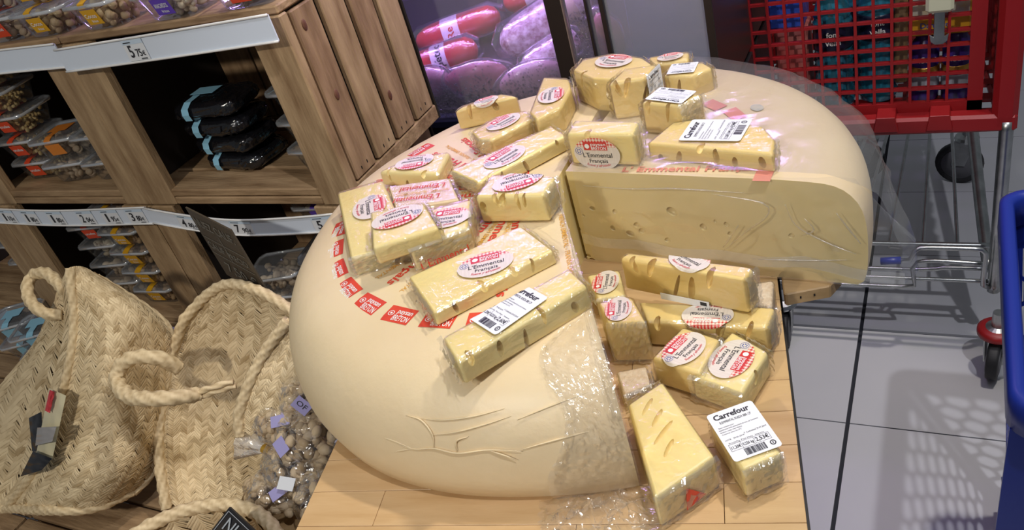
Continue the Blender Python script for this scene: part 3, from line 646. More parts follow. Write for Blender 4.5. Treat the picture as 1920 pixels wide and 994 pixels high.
for cp in ([(.20,.128),(.26,.118),(.262,.10),(.235,.075),(.205,.045)], [(.205,.05),(.215,.065),(.228,.085)], [(.285,.118),(.295,.09),(.325,.07),(.36,.055)], [(.305,.10),(.315,.085),(.30,.075)], [(.03,.132),(.09,.130),(.16,.133),(.24,.131)], [(.24,.036),(.30,.04),(.35,.046)], [(.34,.11),(.352,.09),(.365,.07)]):
    P = resample([Vector((QC[0], QC[1], TZ+z))+qx*x-qy*.0145 for x, z in cp], .006)
    rel(MB().tube(P, lambda t: .0010*math.sin(PI*min(max(t,.05),.95))+.0002, 5).build('bag_crease', M_fold, None, True), bag)
hem = MB()
def hemf(u, v):
    x = .01+.40*u; zc = .046-.012*math.sin(u*PI*.9)+.0*u
    if u > .72: zc = zc-.07*(u-.72)
    p = Vector((QC[0], QC[1], TZ+max(.003, zc+.016*(.5-v)+.0015*noise.noise(Vector((u*20, v*3, 0))))))+qx*x-qy*(.013+.003*math.sin(u*23))
    return tuple(p)
rel(hem.grid(hemf, 50, 3).build('bag_hem', film_mat('bag_hem_plastic', haze=.2, gloss=.4, bump=.3, bscale=30, base_gloss=.05), None, True), bag)

# ================================================================== cheese packs
def grow(poly, d):
    n = len(poly); c = Vector((sum(p[0] for p in poly)/n, sum(p[1] for p in poly)/n)); out = []
    for p in poly:
        v = Vector(p)-c; out.append(tuple(c+v*(1+d/max(v.length, .001))))
    return out
CAMP = Vector((0,0,1.5))
# label meshes shared by every pack (local frame: x along the text, y up the label)
def oval_mesh():
    n = 40; P = [(.0325*math.cos(2*PI*i/n), .0235*math.sin(2*PI*i/n)) for i in range(n)]
    return MB().prism(P, 0, .0003).mesh('oval_label')
me_oval = oval_mesh(); me_oval.materials.append(M_oval)
mb = MB(); mb.prism([(-.0165,.0060),(.0165,.0060),(.0165,.0178),(-.0165,.0178)], .0003, .00055); me_badge = mb.mesh('red_badge'); me_badge.materials.append(M_red)
mb = MB(); put_text(mb, t_badge1, .0045, .0145, .0042, .021, None, .0008); put_text(mb, t_badge2, .0045, .0088, .0048, .021, None, .0008)
mb.add([(-.0115+.0034*math.cos(2*PI*i/14), .0118+.0034*math.sin(2*PI*i/14), .0008) for i in range(14)], [tuple(range(14))]); me_bt = mb.mesh('badge_lettering'); me_bt.materials.append(M_white)
mb = MB(); put_text(mb, t_o1, .001, -.0015, .0068, .041, None, .0006); put_text(mb, t_o2, .001, -.0098, .0056, .026, None, .0006); me_name = mb.mesh('name_lettering'); me_name.materials.append(M_ink)
mb = MB(); put_text(mb, t_o3, 0, -.0168, .0036, .034, lambda x, y: (x, y+x*x*9.0, .0006)); me_tagl = mb.mesh('tagline_lettering'); me_tagl.materials.append(M_red)
mb = MB(); nn = 18
for r0, r1 in ((.0052,.0047),):
    mb.add([(-.0245+r0*math.cos(2*PI*i/nn), .0045+r0*math.sin(2*PI*i/nn), .0006) for i in range(nn)]+[(-.0245+r1*math.cos(2*PI*i/nn), .0045+r1*math.sin(2*PI*i/nn), .0006) for i in range(nn)], [(i,(i+1)%nn,nn+(i+1)%nn,nn+i) for i in range(nn)])
for q in range(6):
    a = 2*PI*q/6; mb.add([(-.0245+.0025*math.cos(a)+.0009*math.cos(2*PI*i/6), .0045+.0025*math.sin(a)+.0009*math.sin(2*PI*i/6), .0006) for i in range(6)], [tuple(range(6))])
me_ros = mb.mesh('rosette'); me_ros.materials.append(M_blueink)
def fold_to(poly, zt, M):
    # bends label vertices that reach past the pack's top edges down its sides
    n = len(poly)
    a2 = sum(poly[i][0]*poly[(i+1)%n][1]-poly[(i+1)%n][0]*poly[i][1] for i in range(n))
    if a2 < 0: poly = poly[::-1]
    E_ = []
    for i in range(n):
        a, b = Vector((*poly[i],0)), Vector((*poly[(i+1)%n],0)); E_.append((a, Vector((b.y-a.y, a.x-b.x, 0)).normalized()))
    def f(co):
        q = M @ Vector(co); up = q.z-zt
        best = None
        for a, nn_ in E_:
            s_ = (q-a).dot(nn_)-.0004
            if s_ > 0 and (best is None or s_ > best[0]): best = (s_, nn_)
        if best:
            s_, nn_ = best; q = q-nn_*s_+nn_*(up*min(1, s_/.003)); q.z = q.z-s_
        return q
    return f
def bend_children(lb, poly, zt, M):
    f = fold_to(poly, zt, M); Mi = M.inverted()
    for o in [lb]+list(lb.children):
        me = o.data
        if not any((f(v.co)-(M@v.co)).length > .0012 for v in me.vertices): continue
        me = me.copy(); o.data = me
        bm = bmesh.new(); bm.from_mesh(me)
        if o is lb:
            bmesh.ops.triangulate(bm, faces=list(bm.faces))
            for _ in range(4): bmesh.ops.subdivide_edges(bm, edges=[e for e in bm.edges if e.calc_length() > .004], cuts=1); bmesh.ops.triangulate(bm, faces=list(bm.faces))
        for v in bm.verts: v.co = Mi @ f(v.co)
        bm.to_mesh(me); bm.free()
def oval_label(parent, M):
    lb = link('oval_label', me_oval, None, None); lb.parent = parent; lb.matrix_parent_inverse = parent.matrix_world.inverted() if False else Matrix.Translation(-Vector(parent.location)); lb.matrix_basis = M
    lb['label'] = 'oval paper label with a red badge and gingham edge'
    for nm, me in (('red_badge', me_badge), ('badge_lettering', me_bt), ('name_lettering', me_name), ('tagline_lettering', me_tagl), ('rosette', me_ros)):
        link(nm, me, None, lb)
    return lb
def sticker(parent, M, w_, h_, key):
    s = w_/.06; k = h_/.075
    X = lambda x: x*s
    Y = lambda y: y*k
    pts = []
    rc = .004
    for cx_, cy_, a0 in ((.03-rc,.0375-rc,0),(-.03+rc,.0375-rc,90),(-.03+rc,-.0375+rc,180),(.03-rc,-.0375+rc,270)):
        for i in range(4): a = R(a0+30*i); pts.append((X(cx_+rc*math.cos(a)), Y(cy_+rc*math.sin(a))))
    lb = MB().prism(pts, 0, .0003).build('price_sticker', M_paper); lb.parent = parent; lb.matrix_parent_inverse = Matrix.Translation(-Vector(parent.location)); lb.matrix_basis = M
    lb['label'] = 'white weighed-price sticker with a barcode'
    mb = MB(); z = .0006
    put_text(mb, t_cf, X(-.001), Y(.0285), Y(.0078), X(.046), None, z)
    put_text(mb, t_c2, X(0), Y(.0195), Y(.0036), X(.040), None, z)
    for i, tt in enumerate((t_c3, t_c4, t_c5, t_c6)): put_text(mb, tt, X((-.0155, -.001, -.012, -.013)[i]), Y(.0128-.0034*i), Y(.0018), X((.020,.05,.028,.025)[i]), None, z)
    put_text(mb, t_c7, X(-.014), Y(-.0065), Y(.0019), X(.024), None, z); put_text(mb, t_c8, X(.013), Y(-.0045), Y(.0022), X(.028), None, z); put_text(mb, t_c9, X(-.002), Y(-.0118), Y(.0018), X(.044), None, z)
    def bar(x0, y0, x1, y1): mb.add([(X(x0),Y(y0),z),(X(x1),Y(y0),z),(X(x1),Y(y1),z),(X(x0),Y(y1),z)], [(0,1,2,3)])
    for (x0,y0,x1,y1) in ((-.026,-.0138,.024,-.0135),(-.026,-.0235,.024,-.0232),(-.026,-.0235,-.0257,-.0135),(.0237,-.0235,.024,-.0135),(-.0115,-.0235,-.0112,-.0135),(.0045,-.0235,.0048,-.0135)): bar(x0,y0,x1,y1)
    pr_ = t_price[key]
    put_text(mb, pr_[0], X(-.0185), Y(-.0190), Y(.0042), X(.012), None, z); put_text(mb, pr_[1], X(-.0034), Y(-.0188), Y(.0040), X(.0135), None, z); put_text(mb, pr_[2], X(.0142), Y(-.0186), Y(.0056), X(.0165), None, z)
    rnd = random.Random(5); x = -.0125
    while x < .0125:
        b = rnd.choice((.0003,.0005,.0008)); bar(x, -.0345, x+b, -.0248); x += b+rnd.choice((.0003,.0006))
    n = 16; mb.add([(X(.022+.0036*math.cos(2*PI*i/n)), Y(-.0295+.0036*math.sin(2*PI*i/n)), z) for i in range(n)]+[(X(.022+.0024*math.cos(2*PI*i/n)), Y(-.0295+.0024*math.sin(2*PI*i/n)), z) for i in range(n)], [(i,(i+1)%n,n+(i+1)%n,n+i) for i in range(n)])
    bar(.0214,-.0308,.0226,-.0282)
    o = mb.build('sticker_print', M_ink); o.parent = lb
    return lb

PACKLAB = dict(
P1='long film-wrapped cheese stick with a white price sticker, nearest on the front wheel',
P2='long cheese slab with a full oval label, behind the stickered stick on the front wheel',
P3='cheese slab at the far left of the pile, its label turned sideways',
P4='cheese slab lying tilted on the leftmost slab, oval label upside down',
P5='cheese pack with its label half hidden under the tilted slab',
P6='thin cheese pack nearest the wooden crates, label upside down on top',
P7='rind-side-up pack with red rind print under crinkled film',
P8='long pale cheese bar with a cracked end and slanted oval label',
P9='thick cheese block with split front and a glaring pinkish label, beside the bagged quarter',
P10='upright cheese block with the oval label on its front face',
P11='flat cheese wedge with price sticker and big holes in front of the bagged quarter',
P12='tall rounded cheese piece at the left of the stack on the quarter',
P13='tall narrow cheese block with a price sticker hanging down its side',
P14='cheese cube with an upside-down price sticker draped on its corner',
P15='cheese wedge with price sticker at the right of the rear stack',
P16='smallest cheese pack at the very back of the rear stack',
P18='cheese wedge standing at the rear of the front wheel beside the meat fridge',
P19='rounded cheese piece in bunched film in front of the rear wedge',
P20='cheese pack propped up with shiny film, label sideways, left of the rear stack',
P22='long cheese bar with deep cracks lying on top of the table packs',
P23='long cheese bar under the cracked bar, label upside down',
P25='small crinkly wrapped cheese end poking out at the table edge',
P26='cheese pack with a creased label wedged against the front wheel',
P27='cheese pack with rough rind side hanging under film beside the wheel, small label on top',
P28='squat cheese wedge with a diagonal oval label, middle of the table packs',
P29='cheese pack at the table edge with its label turned past upright',
P30='small pack end showing porous pale rind between the other table packs',
P31='large open-faced cheese wedge with slanting cracks at the front of the table',
P32='cheese pack with a large price sticker reading 2,53 euro at the front table corner')
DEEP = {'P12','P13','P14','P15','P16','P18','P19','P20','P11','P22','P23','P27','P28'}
NEYES = dict(P1=5, P2=4, P3=1, P4=0, P5=0, P6=3, P8=3, P9=6, P10=2, P11=6, P12=1, P13=3, P14=2, P15=1, P18=2, P22=6, P23=4, P28=0, P29=1, P31=0)
def pack(key):
    zt, zb, poly = DATA['PACKS'][key]; n = len(poly); rnd = random.Random(sum(map(ord, key))*31)
    a2 = sum(poly[i][0]*poly[(i+1)%n][1]-poly[(i+1)%n][0]*poly[i][1] for i in range(n))
    if a2 < 0: poly = poly[::-1]
    cx_ = sum(p[0] for p in poly)/n; cy_ = sum(p[1] for p in poly)/n
    if zb > TZ+.1 and zb < TZ+.142:
        zb = TZ+min(h_top(math.hypot(p[0]-HC[0], p[1]-HC[1])) for p in poly) if math.hypot(cx_-HC[0], cy_-HC[1]) < .34 else zb
        zb = min(max(zb, TZ+.136), TZ+.1435)
    zb += .0022
    t = thing('cheese_pack', PACKLAB[key], 'cheese', (cx_, cy_, zb), 0, 'wrapped cheese portions')
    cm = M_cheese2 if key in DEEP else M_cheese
    bm = bmesh.new(); me = MB().prism(poly, zb, zt).mesh('cheese_block'); bm.from_mesh(me)
    for v in bm.verts:
        if v.co.z < (zt+zb)/2: v.co.x += (v.co.x-cx_)*.02; v.co.y += (v.co.y-cy_)*.02
        v.co.z += rnd.uniform(-.0012, .0012) if v.co.z > (zt+zb)/2 else 0
    bmesh.ops.bevel(bm, geom=list(bm.edges), offset=min(.0045, (zt-zb)*.16), segments=3, profile=.55, affect='EDGES')
    bm.to_mesh(me); bm.free()
    ch = rel(link('cheese_block', me, cm, None, True), t)
    md = ch.modifiers
    cut = MB(); cnt = 0
    edges = []
    for i in range(n):
        a, b = Vector((*poly[i], 0)), Vector((*poly[(i+1)%n], 0)); nn_ = Vector((b.y-a.y, a.x-b.x, 0)).normalized()
        mid = (a+b)/2
        if nn_.dot((CAMP-mid).normalized()) > .12: edges.append((a, b, nn_))
    edges.sort(key=lambda e: -(e[1]-e[0]).length)
    H = zt-zb
    for q in range(NEYES.get(key, 0)):
        a, b, nn_ = edges[q % min(len(edges), 2)] if q % 3 == 2 else edges[0]
        f = (q+.6+rnd.uniform(-.25,.25))/(NEYES[key]+.2); p = a.lerp(b, min(.93, max(.07, f))); top = rnd.random() < .5
        dirx = (a-b).normalized(); M_ = Matrix((dirx, nn_, Vector((0,0,1)))).transposed() @ Matrix.Rotation(rnd.uniform(-.35,.35), 3, 'Y')
        z = zt-H*rnd.uniform(.05,.25) if top else zb+H*rnd.uniform(.15,.7)
        cut.ball(p+Vector((0,0,z))-nn_*.001, (rnd.uniform(.0024,.0052), rnd.uniform(.009,.016), H*rnd.uniform(.22,.55)), M_, 8, 6); cnt += 1
    if cnt: add_bool(ch, cut, cm)
    # film
    bm = bmesh.new(); fm = MB().prism(grow(poly, .0022), zb-.0012, zt+.0014).mesh('film_wrap'); bm.from_mesh(fm)
    bmesh.ops.bevel(bm, geom=list(bm.edges), offset=.004, segments=1, affect='EDGES')
    bmesh.ops.triangulate(bm, faces=list(bm.faces)); 
    for _ in range(3):
        long_ = [e for e in bm.edges if e.calc_length() > .009]
        bmesh.ops.subdivide_edges(bm, edges=long_, cuts=1, use_grid_fill=True)
    bmesh.ops.triangulate(bm, faces=list(bm.faces))
    for v in bm.verts:
        d = (v.co-Vector((cx_, cy_, (zt+zb)/2))); side = v.co.z < zt-.003
        k_ = noise.noise(v.co*120)*.0024+noise.noise(v.co*33)*.001
        if side: v.co += Vector((d.x, d.y, 0)).normalized()*(abs(k_)*1.3)
        else: v.co.z += abs(k_)*.35
        if v.co.z < zb-.001: v.co.z = zb-.001
    bm.to_mesh(fm); bm.free()
    rel(link('film_wrap', fm, M_film, None, False), t)
    # bunched film at the pack's ends
    es = sorted([(( Vector((*poly[(i+1)%n],0))-Vector((*poly[i],0))).length, i) for i in range(n)])[:2]
    for ln_, i in es:
        if ln_ < .012: continue
        a, b = Vector((*poly[i],0)), Vector((*poly[(i+1)%n],0)); nn_ = Vector((b.y-a.y, a.x-b.x, 0)).normalized()
        if nn_.dot((CAMP-(a+b)/2).normalized()) < -.35: continue
        def ff(u, v):
            p = a.lerp(b, -.03+1.06*u)+Vector((0,0,zb+.001+(zt-zb)*1.03*v)); q = p*140
            return tuple(p+nn_*(.0035+.0045*abs(noise.noise(q))+.002*abs(noise.noise(q*2.3)))-nn_*(.004 if v > .93 else 0))
        rel(MB().grid(ff, 18, 12).build('film_fold', M_fold, None, False), t)
    if key in DATA['OVALS']:
        x, y, an = DATA['OVALS'][key]
        sc = {'P16':.6,'P18':.6,'P12':.95,'P20':.85,'P26':.75,'P27':.68,'P22':.85,'P23':.9,'P28':.88,'P29':.95,'P19':.85,'P5':.95,'P6':.9}.get(key, 1)
        M_ = frame((x, y, zt+.0026), (math.cos(an), math.sin(an), 0), (0,0,1)) @ Matrix.Scale(sc, 4); lb = oval_label(t, M_); bend_children(lb, poly, zt, M_)
    if key in DATA['PRICE_STICKERS']:
        x, y, an, w_, h_ = DATA['PRICE_STICKERS'][key]
        M_ = frame((x, y, zt+.0028), (math.cos(an), math.sin(an), 0), (0,0,1)); lb = sticker(t, M_, w_, h_, key)
        if key in ('P14', 'P1', 'P15'): bend_children(lb, poly, zt, M_)
    return t
PK = {k: pack(k) for k in DATA['PACKS']}
# special faces: label on the front of P10, sticker on the side of P13, white sliver under P22, red corner print on P31, rind print on P7 and P5
zt, zb, poly = DATA['PACKS']['P10']; a, b = Vector((*poly[0], 0)), Vector((*poly[1], 0)); d = (b-a).normalized(); nrm = Vector((d.y, -d.x, 0))
c = a.lerp(b, .43)+Vector((0,0,(zt+zb)/2-.001))+nrm*.0045
oval_label(PK['P10'], frame(c, d, nrm))
zt, zb, poly = DATA['PACKS']['P13']; a, b = Vector((*poly[3], 0)), Vector((*poly[2], 0)); d = (b-a).normalized(); nrm = Vector((d.y, -d.x, 0))
c = a.lerp(b, .5)+Vector((0,0,zt-.022))+nrm*.0045
sticker(PK['P13'], frame(c, d, nrm), .042, .05, 'P13')
zt, zb, poly = DATA['PACKS']['P22']; a, b = Vector((*poly[0], 0)), Vector((*poly[1], 0)); d = (b-a).normalized(); nrm = Vector((d.y, -d.x, 0))
mb = MB(); mb.box((0,0,0), (.062,.009,.0004)); o = mb.build('sticker_edge', M_paper); c = a.lerp(b, .52)+Vector((0,0,zb+.0075))+nrm*.0048; o.parent = PK['P22']; o.matrix_parent_inverse = Matrix.Translation(-Vector(PK['P22'].location)); o.matrix_basis = frame(c, d, nrm)
mb = MB(); mb.add([(.028,-.002,.0004),(.02,-.002,.0004),(.02,.003,.0004),(.028,.003,.0004)], [(3,2,1,0)]); q = mb.build('sticker_print', M_ink); q.parent = o
zt, zb, poly = DATA['PACKS']['P31']; a, b = Vector((*poly[3], 0)), Vector((*poly[2], 0)); d = (b-a).normalized(); nrm = Vector((d.y, -d.x, 0))
mb = MB(); mb.prism([(-.012,-.014),(.012,-.010),(-.008,.014)], 0, .0004); o = mb.build('red_rind_print', M_rosered); c = a.lerp(b, .56)+Vector((0,0,(zt+zb)/2))+nrm*.0046; o.parent = PK['P31']; o.matrix_parent_inverse = Matrix.Translation(-Vector(PK['P31'].location)); o.matrix_basis = frame(c, d, nrm)
for kk in range(4):
    zt, zb, poly = DATA['PACKS']['P31']; A_, B_, C_, D_ = [Vector((*p, zt)) for p in poly]
    f = .22+.17*kk; p0 = A_.lerp(D_, f).lerp(B_.lerp(C_, f), .22+.1*(kk%2)); p1 = A_.lerp(D_, f-.12).lerp(B_.lerp(C_, f-.12), .62+.08*(kk%3))
    cut = MB(); dd = (p1-p0); M_ = Matrix((dd.normalized(), Vector((0,0,1)).cross(dd.normalized()), Vector((0,0,1)))).transposed()
    cut.ball((p0+p1)/2, (min(.022, dd.length*.45), .0028, .006), M_, 12, 8)
    ch = [c for c in PK['P31'].children if c.name.startswith('cheese_block')][0]; add_bool(ch, cut, M_cheese2)
zt, zb, poly = DATA['PACKS']['P7']; c = Vector((sum(p[0] for p in poly)/4, sum(p[1] for p in poly)/4, zt+.0024))
for i, dy in enumerate((-.014, .014)):
    mb = MB(); put_text(mb, t_o1, .004, dy, .0115, .066, None, 0); o = mb.build('rind_lettering', M_rosered); o.parent = PK['P7']; o.matrix_parent_inverse = Matrix.Translation(-Vector(PK['P7'].location)); o.matrix_basis = frame(c, Vector((*poly[0],0))-Vector((*poly[1],0)), (0,0,1))
mb = MB(); put_text(mb, t_fr, 0, 0, .006, .08, None, 0); o = mb.build('rind_lettering', M_gold); o.parent = PK['P7']; o.matrix_parent_inverse = Matrix.Translation(-Vector(PK['P7'].location)); o.matrix_basis = frame(c, Vector((*poly[0],0))-Vector((*poly[1],0)), (0,0,1))
for k_ in ('P7',):
    for c_ in PK[k_].children:
        if c_.name.startswith('cheese_block'): c_.data.materials.clear(); c_.data.materials.append(M_rind)
for k_ in ('P30', 'P25'):
    for c_ in PK[k_].children:
        if c_.name.startswith('cheese_block'): c_.data.materials.clear(); c_.data.materials.append(mat('porous_rind', (.62,.45,.28), .7, var=(.78,.66,.5), scale=160, bump=.6, bscale=200))
zt, zb, poly = DATA['PACKS']['P5']; a, b = Vector((*poly[0], 0)), Vector((*poly[3], 0)); d = (b-a).normalized(); nrm = Vector((d.y, -d.x, 0))
if nrm.dot(CAMP-a) < 0: nrm = -nrm
mb = MB(); put_text(mb, t_o1, 0, -.006, .011, .06, None, 0); o = mb.build('rind_lettering', M_rosered); c = a.lerp(b, .5)+Vector((0,0,(zt+zb)/2))+nrm*.0048; o.parent = PK['P5']; o.matrix_parent_inverse = Matrix.Translation(-Vector(PK['P5'].location)); o.matrix_basis = frame(c, d, nrm)

# carve the eyes
bpy.context.view_layer.update(); dg = bpy.context.evaluated_depsgraph_get()
for o in {o for o, _ in BOOL}:
    nm = bpy.data.meshes.new_from_object(o.evaluated_get(dg), preserve_all_data_layers=True, depsgraph=dg)
    o.modifiers.clear(); old = o.data; o.data = nm; nm.set_sharp_from_angle(angle=R(38))
for _, c in BOOL: bpy.data.objects.remove(c)
# ================================================================== crates of the nut shelf
YC = 1.0
M_dark = mat('dark_light_stop', (.02,.013,.009), .8)  # for the sheets added to keep light out of the crates
def plank(parent, a, b, m=None, name='plank', bev=.0025):
    return MB().box2(a, b).build(name, m or random.choice((M_crate, M_crate2)), parent, bevel=bev)
def crate(x0, x1, z0, z1, label, right_side=False, back=True, depth=.335):
    t = thing('wooden_crate', label, 'crate', ((x0+x1)/2, YC+depth/2, z0), 0, 'stacked wooden crates')
    L = Vector(t.location)
    def P(a, b, m=None, name='plank'):
        o = plank(None, a, b, m, name); return rel(o, t)
    y1_ = YC+depth; pw = .078
    P((x0, YC, z0), (x0+pw, YC+.022, z1), M_crate2, 'post'); P((x1-pw, YC, z0), (x1, YC+.022, z1), M_crate2, 'post')
    # side slats run upright
    for side, xa in ((0, x0+.002), (1, x1-.014)):
        n = 4; wd = (depth-.026)/n
        for i in range(n):
            ya = YC+.024+wd*i
            P((xa, ya+.005, z0+(.035 if side else .0)), (xa+.012, ya+wd-.007, z1-.004), None, 'slat')
    # floor slats
    n = 4; wd = depth/n
    for i in range(n): P((x0+.012, YC+wd*i+.004, z0+.018), (x1-.014, YC+wd*(i+1)-.004, z0+.034), M_crateh, 'floor_slat')
    P((x0+pw, YC+.002, z0), (x1-pw, YC+.02, z0+.017), M_crateh, 'front_rail')
    if back:
        n = 5; wd = (x1-x0-.03)/n
        for i in range(n): P((x0+.015+wd*i+.003, y1_-.012, z0+.034), (x0+.015+wd*(i+1)-.003, y1_, z1), M_crate, 'back_slat')
    P((x0+.003, y1_+.001, z0), (x1-.003, y1_+.006, z1), M_dark, 'back_light_stop')  # added dark sheet, blocks light showing through the back slat gaps
    P((x1-.0175, YC+.024, z0+.035), (x1-.0145, y1_-.002, z1-.004), M_dark, 'side_light_stop'); P((x0+.0145, YC+.024, z0+.035), (x0+.0175, y1_-.002, z1-.004), M_dark, 'side_light_stop')  # added dark sheets, keep lamp light from leaking between the side slats
    if right_side:
        P((x1-.014, YC+.024, z0+.002), (x1-.0035, y1_, z0+.033), M_crateh, 'batten')
        for yy_, zz in ((YC+.06, z0+.19), (YC+.05, z0+.32), (YC+.20, z0+.12), (YC+.27, z0+.29)):
            mbk = MB(); mbk.ball((x1-.0015, yy_, zz), (.0016, .006, .010), None, 10, 6); rel(mbk.build('knot', M_knot, None, True), t)
        for yy_ in (YC+.05, YC+.13, YC+.2, YC+.28):
            mbk = MB(); mbk.box((x1-.0018, yy_, z0+.05), (.001, .002, .006)); mbk.box((x1-.0018, yy_+.02, z0+.052), (.001, .002, .006)); rel(mbk.build('staple', M_black, None), t)
    return t
XR = -.94; XM = -1.487; XLL = -2.035
crate(XM, XR, .85, 1.205, 'wooden crate with the black wrapped packs, its slatted side next to the wheel', True)
crate(XLL, XM, .85, 1.205, 'wooden crate with the stacked toasted corn trays at the left edge')
crate(XM-.02, XR-.03, .49, .846, 'lower wooden crate behind the grey chalk sign', True)
crate(XLL-.02, XM-.024, .49, .846, 'lower wooden crate holding the yellow-strapped tray stack')
crate(XLL-.57, XLL-.024, .49, .846, 'lower wooden crate at the far left behind the upright basket')
# planks closing the tops of the upper crates (the shelf the highest trays stand on)
for xa, xb, nm in ((XM, XR, 'top shelf boards above the black wrapped packs'), (XLL, XM, 'top shelf boards above the toasted corn trays')):
    t = thing('top_shelf', nm, 'shelf', ((xa+xb)/2, YC+.16, 1.206))
    for i in range(4): rel(plank(None, (xa+.002, YC+.004+.082*i, 1.2065), (xb-.002, YC+.0855+.082*i, 1.2205), M_crateh), t)
# platform of low crates under the baskets
pf = 0
for xa, xb, nm in ((-2.45, -1.62, 'low crate platform at the left under the trays with blue labels'), (-1.61, -.74, 'low crate platform under the straw baskets')):
    t = thing('crate_platform', nm, 'crate', ((xa+xb)/2, .68, 0), 0, 'low platform crates')
    n = 8
    for i in range(n): rel(plank(None, (xa, .32+.082*i, .425), (xb, .32+.082*i+.076, .44), M_crateh), t)
    for i in range(4): rel(plank(None, (xa, .318, .02+.1*i), (xb, .332, .11+.1*i), M_crateh, 'front_board'), t)
    for i in range(4): rel(plank(None, (xb-.014, .334+.16*i, .02), (xb, .48+.16*i, .424), M_crate, 'side_board'), t)

# ================================================================== price strips
def strip(path_top, h, label, tags, tilt=.0):
    # curved plastic channel along a polyline of its top edge; tags: (fraction, euros, cents, small)
    P = resample(path_top, .03); n = len(P)
    c = P[n//2]
    t = thing('price_strip', label, 'price strip', (c.x, c.y, c.z-h), 0, 'shelf edge price strips')
    def pt(f, v, off=0):
        i = f*(n-1); j = min(int(i), n-2); q = P[j].lerp(P[j+1], i-j)
        return Vector((q.x, q.y-tilt*v-off, q.z-h*v))
    V = []; F = []
    for i in range(n):
        for v in (0, 1):
            V.append(pt(i/(n-1), v)); V.append(pt(i/(n-1), v)+Vector((0,.0025,0)))
    for i in range(n-1):
        a = 4*i; b = a+4
        F += [(a,a+2,b+2,b),(a+1,b+1,b+3,a+3),(a,b,b+1,a+1),(a+2,a+3,b+3,b+2)]
    F += [(0,1,3,2),(4*n-4,4*n-2,4*n-1,4*n-3)]
    mb = MB(); mb.add(V, F); rel(mb.build('channel', M_strip), t)
    for v, nm in ((0, 'upper_lip'), (1, 'lower_lip')):
        rel(MB().tube([pt(i/(n-1), v, .0012) for i in range(n)], .0022, 6).build(nm, M_white, None, True), t)
    length = sum((P[i+1]-P[i]).length for i in range(n-1))
    for f, eu, ce in tags:
        wd = .056
        def fn(x, y, off=.0012, f=f): return tuple(pt(min(1, max(0, f+x/length)), .5-y/h, off))
        mb = MB(); mb.add(*rect_grid(fn, wd, h*.88, 4, 2)); tg = rel(mb.build('price_tag', M_paper), t)
        mb = MB(); fb = lambda x, y, f=f: fn(x, y, .0016, f); g = rect_grid(lambda x, y: fb(x, y+h*.34), wd, h*.18, 4, 1); mb.add(*g); o = mb.build('tag_header', M_tag); o.parent = tg
        mb = MB(); ft = lambda x, y, f=f: fn(x, y, .0021, f)
        put_text(mb, STRIP_T[eu], -.013, -.003, h*.5, .011 if eu != '1' else .006, ft); put_text(mb, STRIP_T[ce], .006, -.006, h*.31, .015, ft); put_text(mb, STRIP_T['€'], .0185, -.0075, h*.18, None, ft)
        for q in range(9): mb.add([ft(.006+.0018*q, -h*.41), ft(.007+.0018*q, -h*.41), ft(.007+.0018*q, -h*.35), ft(.006+.0018*q, -h*.35)], [(0,1,2,3)])
        mb.add([ft(-.024, h*.31), ft(-.004, h*.31), ft(-.004, h*.35), ft(-.024, h*.35)], [(0,1,2,3)])
        o = mb.build('tag_print', M_ink); o.parent = tg
    return t
strip([(-2.06,.985,1.2185),(-1.7,.984,1.219),(-1.478,.986,1.215)], .046, 'upper blank pale blue price strip at the left edge', [])
strip([(-1.474,.978,1.206),(-1.2,.972,1.212),(-.936,.974,1.217)], .043, 'upper pale blue price strip with a single 5,75 tag', [(.42,'5','75')])
strip([(-2.08,.985,.849),(-1.8,.984,.845),(-1.49,.985,.854)], .041, 'lower price strip with six tags in a row', [(.15,'1','10'),(.30,'1','80'),(.46,'1','80'),(.645,'2','04'),(.79,'1','95'),(.93,'3','80')])
strip([(-1.486,.982,.853),(-1.35,.975,.84),(-1.22,.972,.834),(-1.05,.976,.841),(-.92,.984,.85)], .036, 'lower bowed price strip with the 4,80, 7,90 and 5,99 tags', [(.2,'4','80'),(.47,'7','90'),(.83,'5','99')])

# ================================================================== trays of nuts
def nut_mesh(name, n, size, shape, box, seed):
    rnd = random.Random(seed); mb = MB(); bx, by_, bz_ = box
    for i in range(n):
        r_ = size*rnd.uniform(.75,1.2)
        p = Vector((rnd.uniform(-1,1)*(bx-size), rnd.uniform(-1,1)*(by_-size), rnd.uniform(.15,1)*bz_))
        k = .80+.2*(p.z/bz_); p.x *= k; p.y *= k
        M_ = Matrix.Rotation(rnd.uniform(0,6.28), 3, 'Z') @ Matrix.Rotation(rnd.uniform(0,6.28), 3, 'X')
        mb.ball(p, (r_*shape[0], r_*shape[1], r_*shape[2]), M_, 7, 5, rnd.random())
    return mb.mesh(name)
def nut_mat(name, lo, hi): 
    m = straw_mat(name, lo, hi); m.node_tree.nodes['Principled BSDF'].inputs['Roughness'].default_value = .45; return m
N_mix = nut_mat('mixed_nut_skin', (.30,.17,.075), (.66,.50,.28)); N_corn = nut_mat('toasted_corn', (.45,.24,.05), (.78,.58,.26)); N_beige = nut_mat('pale_nut_shell', (.38,.26,.15), (.68,.53,.36)); N_seed = nut_mat('dark_seed', (.05,.055,.035), (.30,.28,.17)); N_dark = nut_mat('dark_dried_fruit', (.012,.008,.008), (.05,.03,.025)); N_pist = nut_mat('pistachio_shell', (.40,.28,.16), (.66,.52,.34)); N_alm = nut_mat('walnut_brown', (.32,.17,.07), (.56,.36,.18)); N_white = nut_mat('cashew_cream', (.55,.43,.28), (.76,.66,.48))
BOX = (.052,.042,.033)
ME = {}
